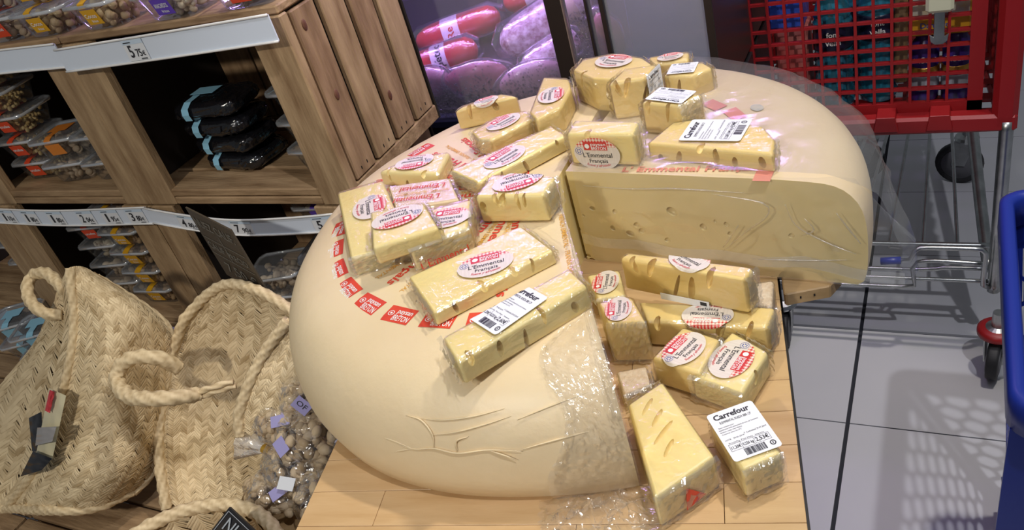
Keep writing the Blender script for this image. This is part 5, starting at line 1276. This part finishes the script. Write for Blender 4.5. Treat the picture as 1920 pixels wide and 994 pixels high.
def sausage(name, a, b, r_, m, label, ends=None, band=None, text=None, group='packaged sausages in the case'):
    a, b = Vector(a), Vector(b); d = (b-a); ln_ = d.length; d.normalize()
    t = thing(name, label, 'sausage', tuple((a+b)/2-Vector((0,0,r_))), 0, group)
    prof = [(.0,0),(.3,.01),(.62,.05),(.86,.13),(.97,.25),(1,.4),(1,.6),(.98,.78),(.88,.89),(.62,.96),(.3,.99),(.0,1)]
    n = 22; V = []; F = []
    up = Vector((0,0,1)); s = d.cross(up).normalized(); u = s.cross(d)
    L_ = [(k, f) for k, f in prof]
    for k, f in L_:
        c = a+d*(ln_*f)
        for j in range(n):
            an = 2*PI*j/n; rr = r_*k*(1+.03*noise.noise(Vector((f*7, math.cos(an)*2, math.sin(an)*2+ln_*9)))); V.append(c+s*(math.cos(an)*rr)+u*(math.sin(an)*rr))
    for i in range(len(L_)-1):
        for j in range(n): F.append((i*n+j, i*n+(j+1)%n, (i+1)*n+(j+1)%n, (i+1)*n+j))
    mb = MB(); mb.add(V, F); rel(mb.build('casing', m, None, True), t)
    if band:
        f0, f1, bm_ = band; mb = MB(); V = []; F = []
        for f in (f0, (f0+f1)/2, f1):
            c = a+d*(ln_*f)
            for j in range(n): an = 2*PI*j/n; V.append(c+s*(math.cos(an)*r_*1.025)+u*(math.sin(an)*r_*1.025))
        for i in range(2):
            for j in range(n): F.append((i*n+j, i*n+(j+1)%n, (i+1)*n+(j+1)%n, (i+1)*n+j))
        bo_ = rel(mb.add(V, F).build('paper_band', bm_, None, True), t)
        if text:
            view = ((CAMP-(a+b)/2)); view -= d*view.dot(d); view.normalize(); w2 = d.cross(view).normalized()
            c = a+d*(ln_*(f0+f1)/2)
            mb = MB(); put_text(mb, t_misc[text[0]], 0, 0, r_*.5, None, lambda x, y: tuple(c+d*y*-1+(view*math.cos(x/r_)+w2*math.sin(x/r_)*-1)*(r_*1.035)))
            q = mb.build('band_lettering', text[1]); q.parent = bo_; q.matrix_parent_inverse = Matrix.Identity(4); q.location = -Vector(t.location) if False else (0,0,0)
    # loose vacuum film
    V = []; F = []
    for i in range(9):
        f = -.06+1.12*i/8; c = a+d*(ln_*f); k = 1.12+.08*noise.noise(Vector((i*.9, ln_*40, 2))); k = k if 0 < i < 8 else .55
        for j in range(n): an = 2*PI*j/n; rr = r_*k*(1+.06*noise.noise(Vector((i, math.cos(an)*3, math.sin(an)*3)))); V.append(c+s*(math.cos(an)*rr*1.1)+u*(math.sin(an)*rr))
    for i in range(8):
        for j in range(n): F.append((i*n+j, i*n+(j+1)%n, (i+1)*n+(j+1)%n, (i+1)*n+j))
    rel(MB().add(V, F).build('vacuum_film', M_film, None, True), t)
    return t
M_salami = mat('moulded_salami', (.30,.12,.15), .6, var=(.86,.82,.82), scale=75, bump=.5, bscale=80); M_chor = mat('red_casing', (.50,.03,.03), .3, var=(.62,.06,.05), scale=15); M_kraft = mat('kraft_band', (.60,.50,.38), .6)
def sp_(x, y, r_): return (x, y, deckz(y)+r_+.003)
sausage('salami', sp_(-.905,1.60,.046), (-.715,1.72,.955), .046, M_salami, 'large white-moulded salami with a kraft band by the dark post', band=(.62,.80,M_kraft))
sausage('salami', sp_(-.83,1.53,.034), (-.715,1.60,.90), .034, M_salami, 'smaller white-moulded salami below the large one', band=(.66,.85,M_kraft))
sausage('wrapped_sausage', sp_(-1.17,1.66,.036), sp_(-.965,1.74,.036), .036, M_chor, 'upper red sausage pack with white print', band=(.35,.55,M_white), text=('Re', M_red))
sausage('wrapped_sausage', sp_(-1.16,1.565,.036), sp_(-.985,1.63,.036), .036, M_chor, 'lower red sausage pack beside the crate', band=(.42,.62,M_white), text=('Espetec', M_ink))
sausage('wrapped_sausage', sp_(-.97,1.78,.034), sp_(-.80,1.85,.034), .034, M_chor, 'red sausage pack at the top edge behind the salami', band=(.3,.45,M_white))
def meat(name, c, size, rot, label, m):
    t = thing(name, label, 'meat', (c[0], c[1], c[2]-size[2]), 0, 'vacuum-packed meats in the case'); M_ = Matrix.Rotation(rot, 3, 'Z') @ Matrix.Rotation(.3, 3, 'X')
    def fn(k, am):
        def g(u, v):
            a = 2*PI*u; b = PI*v; q = Vector((size[0]*k*math.sin(b)*math.cos(a), size[1]*k*math.sin(b)*math.sin(a), size[2]*k*math.cos(b)))
            q *= 1+am*noise.noise(q*22+Vector(c)*5); return tuple(M_@q+Vector(c))
        return g
    rel(MB().grid(fn(.9, .12), 30, 16).build('meat_piece', m, None, True), t); rel(MB().grid(fn(1.08, .22), 36, 20).build('vacuum_film', M_film2, None, True), t)
M_ham = mat('cured_ham', (.26,.07,.09), .4, var=(.42,.16,.18), scale=12); M_fat = mat('ham_fat', (.55,.40,.42), .4, var=(.36,.14,.17), scale=9)
meat('vacuum_ham', (-.945,1.525,.85), (.085,.03,.05), .3, 'dark vacuum-packed ham piece low in the case near the crate', M_ham)
meat('vacuum_ham', (-.80,1.51,.845), (.08,.028,.048), .5, 'pink vacuum-packed ham piece low in the case near the post', M_fat)
meat('vacuum_ham', (-1.06,1.52,.855), (.05,.028,.045), .0, 'small ham pack behind the crate edge', M_fat)
meat('vacuum_ham', (-.63,1.56,.90), (.035,.03,.07), .0, 'ham pack in the narrow bay between the posts', M_ham)
fpart('bay_lining', mat('lilac_lining', (.17,.18,.32), .3), ((-.58, FY+.10, .80), (-.40, FY+.11, 1.58)))

# ================================================================== red shopping cart
ct = thing('shopping_cart', 'red plastic shopping cart on galvanised frame at the upper right', 'shopping cart', (-.15, 2.0, 0))
def cpart(name, m, boxes=(), bevel=.003, mb=None, smooth=False):
    mb = mb or MB()
    for a, b in boxes: mb.box2(a, b)
    return rel(mb.build(name, m, None, smooth, bevel=bevel), ct)
cx0, cx1, cyn, cyf, cz = -.462, .122, 1.69, 2.55, .578
cpart('bottom_rail', M_redp, [((cx0, cyn, cz), (cx1, cyn+.035, cz+.038))], .006)
cpart('corner_pillar', M_redp, [((cx1-.045, cyn, cz), (cx1, cyn+.05, 1.05))], .01); cpart('corner_pillar', M_redp, [((cx0, cyn, cz), (cx0+.05, cyn+.05, 1.05))], .01)
gx0, gx1, gz0, gz1, gy = cx0+.055, cx1-.062, cz+.03, 1.03, cyn+.04
g = MB(); fw = .03
g.box2((gx0, gy, gz0), (gx1, gy+.012, gz0+fw*.8)); g.box2((gx0, gy, gz1-fw), (gx1, gy+.012, gz1)); g.box2((gx0, gy, gz0), (gx0+fw, gy+.012, gz1)); g.box2((gx1-fw*.9, gy, gz0), (gx1, gy+.012, gz1))
nx, nz = 12, 12
for i in range(1, nx): x = gx0+fw+(gx1-gx0-2*fw)*i/nx; g.box2((x-.0028, gy+.001, gz0), (x+.0028, gy+.010, gz1))
for i in range(1, nz): z = gz0+fw*.8+(gz1-gz0-2*fw)*i/nz; g.box2((gx0, gy+.002, z-.003), (gx1, gy+.011, z+.003))
cpart('rear_gate', M_redp, mb=g, bevel=0)
for x in (-.115, -.015): cpart('gate_foot', M_redp, mb=MB().add([(x-.024,cyn-.006,cz+.012),(x+.024,cyn-.006,cz+.012),(x+.018,cyn-.006,cz+.046),(x-.018,cyn-.006,cz+.046),(x-.024,gy,cz+.012),(x+.024,gy,cz+.012),(x+.018,gy,cz+.046),(x-.018,gy,cz+.046)], [(0,1,2,3),(7,6,5,4),(0,4,5,1),(1,5,6,2),(2,6,7,3),(3,7,4,0)]), bevel=.001)
fx0, fx1 = -.36, .03        # narrower far end
def side(xn, xf, nm):
    s = MB()
    def P(f, z): return Vector((xn+(xf-xn)*f, cyn+.05+(cyf-cyn-.05)*f, z))
    for i in range(0, 25):
        f = i/24; p = P(f, (cz+1.05)/2); s.box(p, (.012, .006, 1.05-cz))
    for i in range(0, 14):
        z = cz+.01+.035*i; a, b = P(0, z), P(1, z); s.tube([a, b], .0035, 5)
    return cpart(nm, M_redp, mb=s, bevel=0)
side(cx1-.012, fx1, 'side_wall'); side(cx0+.012, fx0, 'side_wall')
fl = MB(); V = [(cx0,cyn+.03,cz+.008),(cx1,cyn+.03,cz+.008),(fx1,cyf,cz+.008),(fx0,cyf,cz+.008)]; V += [(x,y,z+.008) for x,y,z in V]
for i in range(12):
    f = (i+.5)/12; xa = cx0+(fx0-cx0)*f; xb = cx1+(fx1-cx1)*f; y = cyn+.03+(cyf-cyn-.03)*f; fl.box2((xa, y-.014, cz+.008), (xb, y+.014, cz+.016))
for i in range(10):
    f = (i+.5)/10; fl.tube([(cx0+(cx1-cx0)*f, cyn+.03, cz+.01), (fx0+(fx1-fx0)*f, cyf, cz+.01)], .006, 5)
cpart('basket_floor', M_redp, mb=fl, bevel=0)
cpart('far_wall', M_redp, [((fx0, cyf, cz), (fx1, cyf+.012, 1.05))])
# coin lock on the gate
cpart('coin_lock', M_cream, [((-.045, cyn-.006, .838), (.003, cyn+.038, .93))], .006)
lk = MB(); lk.prism([(-.0095,0),(.0095,0),(.0095,-.055),(.017,-.050),(.015,-.064),(.007,-.071),(-.007,-.071),(-.015,-.064),(-.017,-.050),(-.0095,-.055)], 0, .004)
o = lk.build('lock_key', M_chrome, None, bevel=.0008); o.parent = ct; o.matrix_parent_inverse = Matrix.Translation(-Vector(ct.location)); o.matrix_basis = frame((-.021, cyn+.020, .838), (1,0,0), (0,-1,0))
# frame tubes
def tube(name, pts, r_, m=None): return rel(MB().tube(resample(pts, .02), r_, 10).build(name, m or M_chrome, None, True), ct)
tube('rear_post', [(.104,1.70,.60),(.104,1.70,.4),(.105,1.70,.17)], .0135); tube('rear_post', [(-.40,1.70,.60),(-.40,1.70,.4),(-.39,1.70,.17)], .0135)
tube('side_tube', [(.035,2.42,.56),(.04,2.36,.42),(.075,1.95,.265),(.095,1.74,.20)], .014); tube('side_tube', [(-.25,2.42,.56),(-.26,2.36,.42),(-.34,1.95,.265),(-.38,1.74,.20)], .014)
for i in range(6):
    f = i/5; tube('rack_rod', [(-.33+.36*f,1.745,.255),(-.235+.24*f,2.44,.27)], .0042)
tube('rack_bar', [(-.37,1.745,.262),(.095,1.745,.262)], .0065); tube('rack_bar', [(-.37,1.72,.205),(-.05,1.72,.207),(.0,1.72,.214),(.095,1.72,.216)], .0055); tube('rack_bar', [(-.37,1.70,.195),(.095,1.70,.195)], .005); tube('rack_bar', [(-.38,1.68,.185),(-.08,1.68,.185),(-.055,1.68,.19),(-.05,1.69,.25),(.085,1.69,.252)], .005)
tube('rack_bar', [(-.235,2.44,.27),(.005,2.44,.27)], .006)
tube('lever', [(-.10,1.66,.275),(-.065,1.66,.278),(-.055,1.665,.30),(-.045,1.67,.305),(.075,1.67,.305),(.083,1.67,.295),(.083,1.68,.20),(.095,1.69,.185)], .0058)
tube('lever_grip', [(-.125,1.66,.272),(-.083,1.66,.276)], .009, M_bluep)
def caster(x, y, r_, yaw, cover, nm='caster'):
    t = thing(nm + '_tmp', '', '') if False else None
    Mz = Matrix.Rotation(yaw, 3, 'Z')
    def loc(p): return Mz@Vector(p)+Vector((x, y, 0))
    mb = MB(); prof = [(r_*.8,-.012),(r_*.97,-.011),(r_,-.006),(r_,.006),(r_*.97,.011),(r_*.8,.012)]
    Mw = Mz @ Matrix.Rotation(PI/2, 3, 'X')
    w_ = rel(MB().lathe(prof, 28, Mw, (x, y, r_)).build('wheel', M_rubber, None, True), ct)
    q = MB().lathe([(r_*.1,-.014),(r_*.72,-.0135),(r_*.72,.0135),(r_*.1,.014)], 24, Mw, (x, y, r_)).build('hub', M_greyp, None, True); q.parent = w_; q.matrix_parent_inverse = Matrix.Identity(4)
    fk = MB()
    for s in (-1, 1):
        V = [loc((-.018,s*.017,r_)), loc((.018,s*.017,r_)), loc((.045,s*.020,r_*2+.018)), loc((-.012,s*.020,r_*2+.018))]; V += [v+Mz@Vector((0,s*.003,0)) for v in V]
        fk.add(V, [(0,1,2,3),(7,6,5,4),(0,4,5,1),(1,5,6,2),(2,6,7,3),(3,7,4,0)])
    p = loc((.017,0,r_*2+.02)); fk.lathe([(.032,-.006),(.034,0),(.030,.008),(.014,.014),(.012,.05)], 18, None, p)
    rel(fk.build('fork', M_chrome, None), ct)
    if cover: rel(MB().lathe([(.036,-.012),(.041,-.008),(.041,.004),(.034,.010)], 22, None, p).build('red_collar', M_redp, None, True), ct)
    return p
caster(.112, 1.605, .05, R(80), True); caster(-.352, 1.66, .05, R(95), False)
caster(.035, 2.45, .066, R(-12), False); caster(-.235, 2.47, .066, R(10), False)
# shopping inside the cart
def bottle(x, y, label, h_=.30, r_=.04, m=None, capm=None):
    t = thing('water_bottle', label, 'bottle', (x, y, cz+.017), 0, 'blue water bottles in the cart')
    prof = [(.55,.0),(.95,.008),(1,.02)]
    for i in range(9): z = .03+.013*i; prof += [(1.0,z),(.93,z+.0065)]
    prof += [(1,.15),(1,.205)]
    for i in range(2): z = .21+.012*i; prof += [(.97,z),(.9,z+.006)]
    prof += [(.8,.245),(.45,.275),(.34,.285),(.34,h_)]
    MB().lathe([(r_*a, b) for a, b in prof], 20).build('bottle_body', m or M_water, t, True); MB().lathe([(.017,h_),(.017,h_+.016),(.014,h_+.018)], 14).build('cap', capm or M_bluep, t)
    b = MB().lathe([(r_*1.01,.15),(r_*1.015,.155),(r_*1.015,.20),(r_*1.01,.205)], 20).build('wrap_label', mat('bottle_label', (.012,.014,.04), .3), t, True)
    mb = MB(); v = (Vector((0,0,0))-Vector((x,y,0))).normalized(); w2 = Vector((-v.y, v.x, 0))
    for tx_, zz, hh_ in (('font', .188, .011), ('vella', .17, .012)): put_text(mb, t_misc[tx_], 0, 0, hh_, None, lambda a, c: tuple((v*math.cos(a/r_)+w2*math.sin(a/r_))*(r_*1.03)+Vector((0,0,zz+c))))
    q = mb.build('label_lettering', M_white); q.parent = b
M_water = mat('blue_water_plastic', (.03,.22,.34), .15, coat=.5)
M_water.node_tree.nodes['Principled BSDF'].inputs['Transmission Weight'].default_value = .35
for i, (x, y, lb) in enumerate(((-.225,1.80,'blue water bottle nearest the cart gate'),(-.14,1.84,'blue water bottle right of the nearest one'),(-.215,1.90,'blue water bottle behind the nearest one'))): bottle(x, y, lb)
def pk_box(name, label, a, b, m, cat, texts=(), band=None):
    t = thing(name, label, cat, ((a[0]+b[0])/2, (a[1]+b[1])/2, a[2])); rel(MB().box2(a, b).build('carton', m, None, bevel=.004), t)
    if band: 
        o = rel(MB().box2((a[0]+.004, a[1]-.0012, band[0]), (b[0]-.004, a[1]+.001, band[1])).build('printed_panel', band[2], None), t)
    for key, x, z, h_, m2 in texts:
        mb = MB(); put_text(mb, t_misc[key], 0, 0, h_, None, lambda p, q: (x+p, a[1]-.002, z+q)); rel(mb.build('lettering', m2), t)
    return t
zf = cz+.017
pk_box('carton', 'red and white carton standing at the left in the cart', (-.345,1.79,zf), (-.275,1.86,zf+.20), mat('red_carton', (.40,.05,.05), .4, var=(.55,.2,.18), scale=18), 'carton', band=(zf+.03, zf+.07, mat('pale_red_print', (.55,.40,.38), .5)))
pk_box('bright_blue_pack', 'bright blue foil pack lying on the carton in the cart', (-.352,1.785,zf+.2015), (-.28,1.87,zf+.275), mat('blue_foil', (.03,.09,.55), .25, bump=.5, bscale=40), 'pack')
pk_box('yogurt_pack', 'yellow and white pack stacked high behind the coin lock', (-.075,1.80,zf+.152), (.035,1.90,zf+.33), mat('yellow_carton', (.72,.36,.02), .4), 'pack', [('DanOgo', -.03, zf+.175, .011, M_blueink)], band=(zf+.19, zf+.32, mat('pale_blue_print', (.52,.56,.70), .5, var=(.62,.5,.2), scale=30)))
for i, x in enumerate((-.048, .012)):
    t = thing('drink_can', ('purple drink bottle with the white word, left of two in the cart', 'purple drink bottle at the right of two in the cart')[i], 'bottle', (x, 1.83, zf), 0, 'purple drink bottles')
    MB().lathe([(.024,0),(.028,.004),(.028,.03),(.0275,.032),(.0275,.118),(.024,.13),(.018,.138),(.018,.149)], 20).build('bottle_body', mat('purple_plastic', (.045,.02,.17), .3), t, True)
    MB().lathe([(.0285,.028),(.0288,.03),(.0288,.058),(.0285,.06)], 20).build('grey_band', mat('grey_band', (.35,.35,.42), .4), t, True); MB().lathe([(.0285,.064),(.0289,.066),(.0289,.078),(.0285,.08)], 20).build('gold_band', mat('gold_band', (.55,.30,.06), .3, .7), t, True)
    v = (Vector((0,0,0))-Vector((x,1.83,0))).normalized(); w2 = Vector((-v.y, v.x, 0)); mb = MB()
    put_text(mb, t_misc['enSure'], 0, 0, .013, .05, lambda a, c: tuple((v*math.cos(a/.0292)+w2*math.sin(a/.0292))*.0292+Vector((0,0,.098+c)))); mb.build('lettering', M_white, t)
pk_box('clear_food_pack', 'brownish clear food pack between the bottles and the yellow pack', (-.105,1.80,zf+.05), (-.08,1.90,zf+.25), mat('brown_pack', (.22,.14,.07), .25, bump=.4, bscale=30), 'pack')

# ================================================================== blue basket at the right edge
bl = thing('blue_basket', 'deep blue plastic basket trolley cut by the right edge of the picture', 'basket trolley', (.25, 1.02, 0))
bx0, bx1, by0, by1, bz1, bz0 = .074, .46, .785, 1.262, .715, .10
def ringpts(x0, x1, y0_, y1_, z, r_=.035, n=6):
    out = []
    for cx_, cy_, a0 in ((x1-r_,y1_-r_,0),(x0+r_,y1_-r_,90),(x0+r_,y0_+r_,180),(x1-r_,y0_+r_,270)):
        for i in range(n+1): a = R(a0+90*i/n); out.append((cx_+r_*math.cos(a), cy_+r_*math.sin(a), z))
    return out
rim_path = ringpts(bx0, bx1, by0, by1, bz1)
rr = MB(); n = len(rim_path); V = []; F = []
rp2 = ringpts(bx0+.022, bx1-.022, by0+.022, by1-.022, bz1, .02)
for P_, z in ((ringpts(bx0+.006, bx1-.006, by0+.006, by1-.006, bz1-.055), 0), (ringpts(bx0, bx1, by0, by1, bz1-.05), 0), (ringpts(bx0, bx1, by0, by1, bz1-.006), 0), (ringpts(bx0+.005, bx1-.005, by0+.005, by1-.005, bz1), 0), (ringpts(bx0+.016, bx1-.016, by0+.016, by1-.016, bz1, .025), 0), (ringpts(bx0+.02, bx1-.02, by0+.02, by1-.02, bz1-.008, .022), 0), (ringpts(bx0+.02, bx1-.02, by0+.02, by1-.02, bz1-.055, .022), 0)): V += P_
for i in range(7):
    for j in range(n): F.append((i*n+j, i*n+(j+1)%n, ((i+1)%7)*n+(j+1)%n, ((i+1)%7)*n+j))
rel(rr.add(V, F).build('rim', M_bluep, None, True), bl)
tp = .05
front = MB(); y_ = by0+.016; front.add([(bx0+.004,y_,bz1-.05),(bx1-.014,y_,bz1-.05),(bx1-tp,y_+.03,bz0),(bx0-.002,y_+.03,bz0),(bx0+.004,y_+.006,bz1-.05),(bx1-.014,y_+.006,bz1-.05),(bx1-tp,y_+.036,bz0),(bx0-.002,y_+.036,bz0)], [(0,1,2,3),(7,6,5,4),(0,4,5,1),(1,5,6,2),(2,6,7,3),(3,7,4,0)])
rel(front.build('front_wall', M_bluep), bl)
def hexwall(A_, B_, C_, D_, nu, nv, nm):
    # wall A-B (top) to D-C (bottom) pierced by upright hexagonal holes
    A_, B_, C_, D_ = map(Vector, (A_, B_, C_, D_)); nrm = (B_-A_).cross(D_-A_).normalized()*.003
    def S(u, v): return A_.lerp(B_, u).lerp(D_.lerp(C_, u), v)
    mb = MB()
    for j in range(nv):
        for i in range(nu):
            cu_ = (i+.5+.5*(j % 2))/(nu+.5); cv = .08+(j+.5)/nv*.84
            hu = .5/(nu+.5); hv = .5/nv*.84*1.333
            outer = [(0,-1),(1,-.5),(1,.5),(0,1),(-1,.5),(-1,-.5)]
            V = []
            for s in (1, .8):
                for dx, dy in outer: V.append(S(min(1,max(0,cu_+dx*hu*s)), min(1,max(0,cv+dy*hv*s))))
            V2 = [p+nrm for p in V]
            F = [(k,(k+1)%6,6+(k+1)%6,6+k) for k in range(6)]+[(12+k,18+k,18+(k+1)%6,12+(k+1)%6) for k in range(6)]+[(6+k,6+(k+1)%6,18+(k+1)%6,18+k) for k in range(6)]
            mb.add(V+V2, F)
    for v0, v1 in ((0,.09),(.90,1)):
        V = [S(0,v0),S(1,v0),S(1,v1),S(0,v1)]; mb.add(V+[p+nrm for p in V], [(0,1,2,3),(7,6,5,4),(0,4,5,1),(1,5,6,2),(2,6,7,3),(3,7,4,0)])
    for u0, u1 in ((0,.06),(.94,1)):
        V = [S(u0,0),S(u1,0),S(u1,1),S(u0,1)]; mb.add(V+[p+nrm for p in V], [(0,1,2,3),(7,6,5,4),(0,4,5,1),(1,5,6,2),(2,6,7,3),(3,7,4,0)])
    return rel(mb.build(nm, M_bluep, None), bl)
hexwall((bx0+.014,by0+.02,bz1-.05),(bx0+.014,by1-.02,bz1-.05),(bx0+tp,by1-tp,bz0),(bx0+tp,by0+tp,bz0),8,8,'side_wall')
hexwall((bx0+.014,by1-.016,bz1-.05),(bx1-.014,by1-.016,bz1-.05),(bx1-tp,by1-tp,bz0),(bx0+tp,by1-tp,bz0),7,8,'back_wall')
hexwall((bx1-.014,by0+.02,bz1-.05),(bx1-.014,by1-.02,bz1-.05),(bx1-tp,by1-tp,bz0),(bx1-tp,by0+tp,bz0),8,8,'side_wall')
rel(MB().box2((bx0+tp-.01,by0+tp-.01,bz0-.008),(bx1-tp+.01,by1-tp+.01,bz0)).build('bottom', M_bluep, None, bevel=.003), bl)
for x in (bx0+tp+.02, bx1-tp-.02):
    for y in (by0+tp+.02, by1-tp-.02):
        o = rel(MB().lathe([(.03,-.012),(.036,-.008),(.036,.008),(.03,.012)], 18, Matrix.Rotation(PI/2,3,'Y'), (x,y,.036)).build('wheel', M_rubber, None, True), bl)
        rel(MB().box2((x-.006,y-.008,.04),(x+.006,y+.008,bz0-.008)).build('wheel_strut', M_black, None), bl)
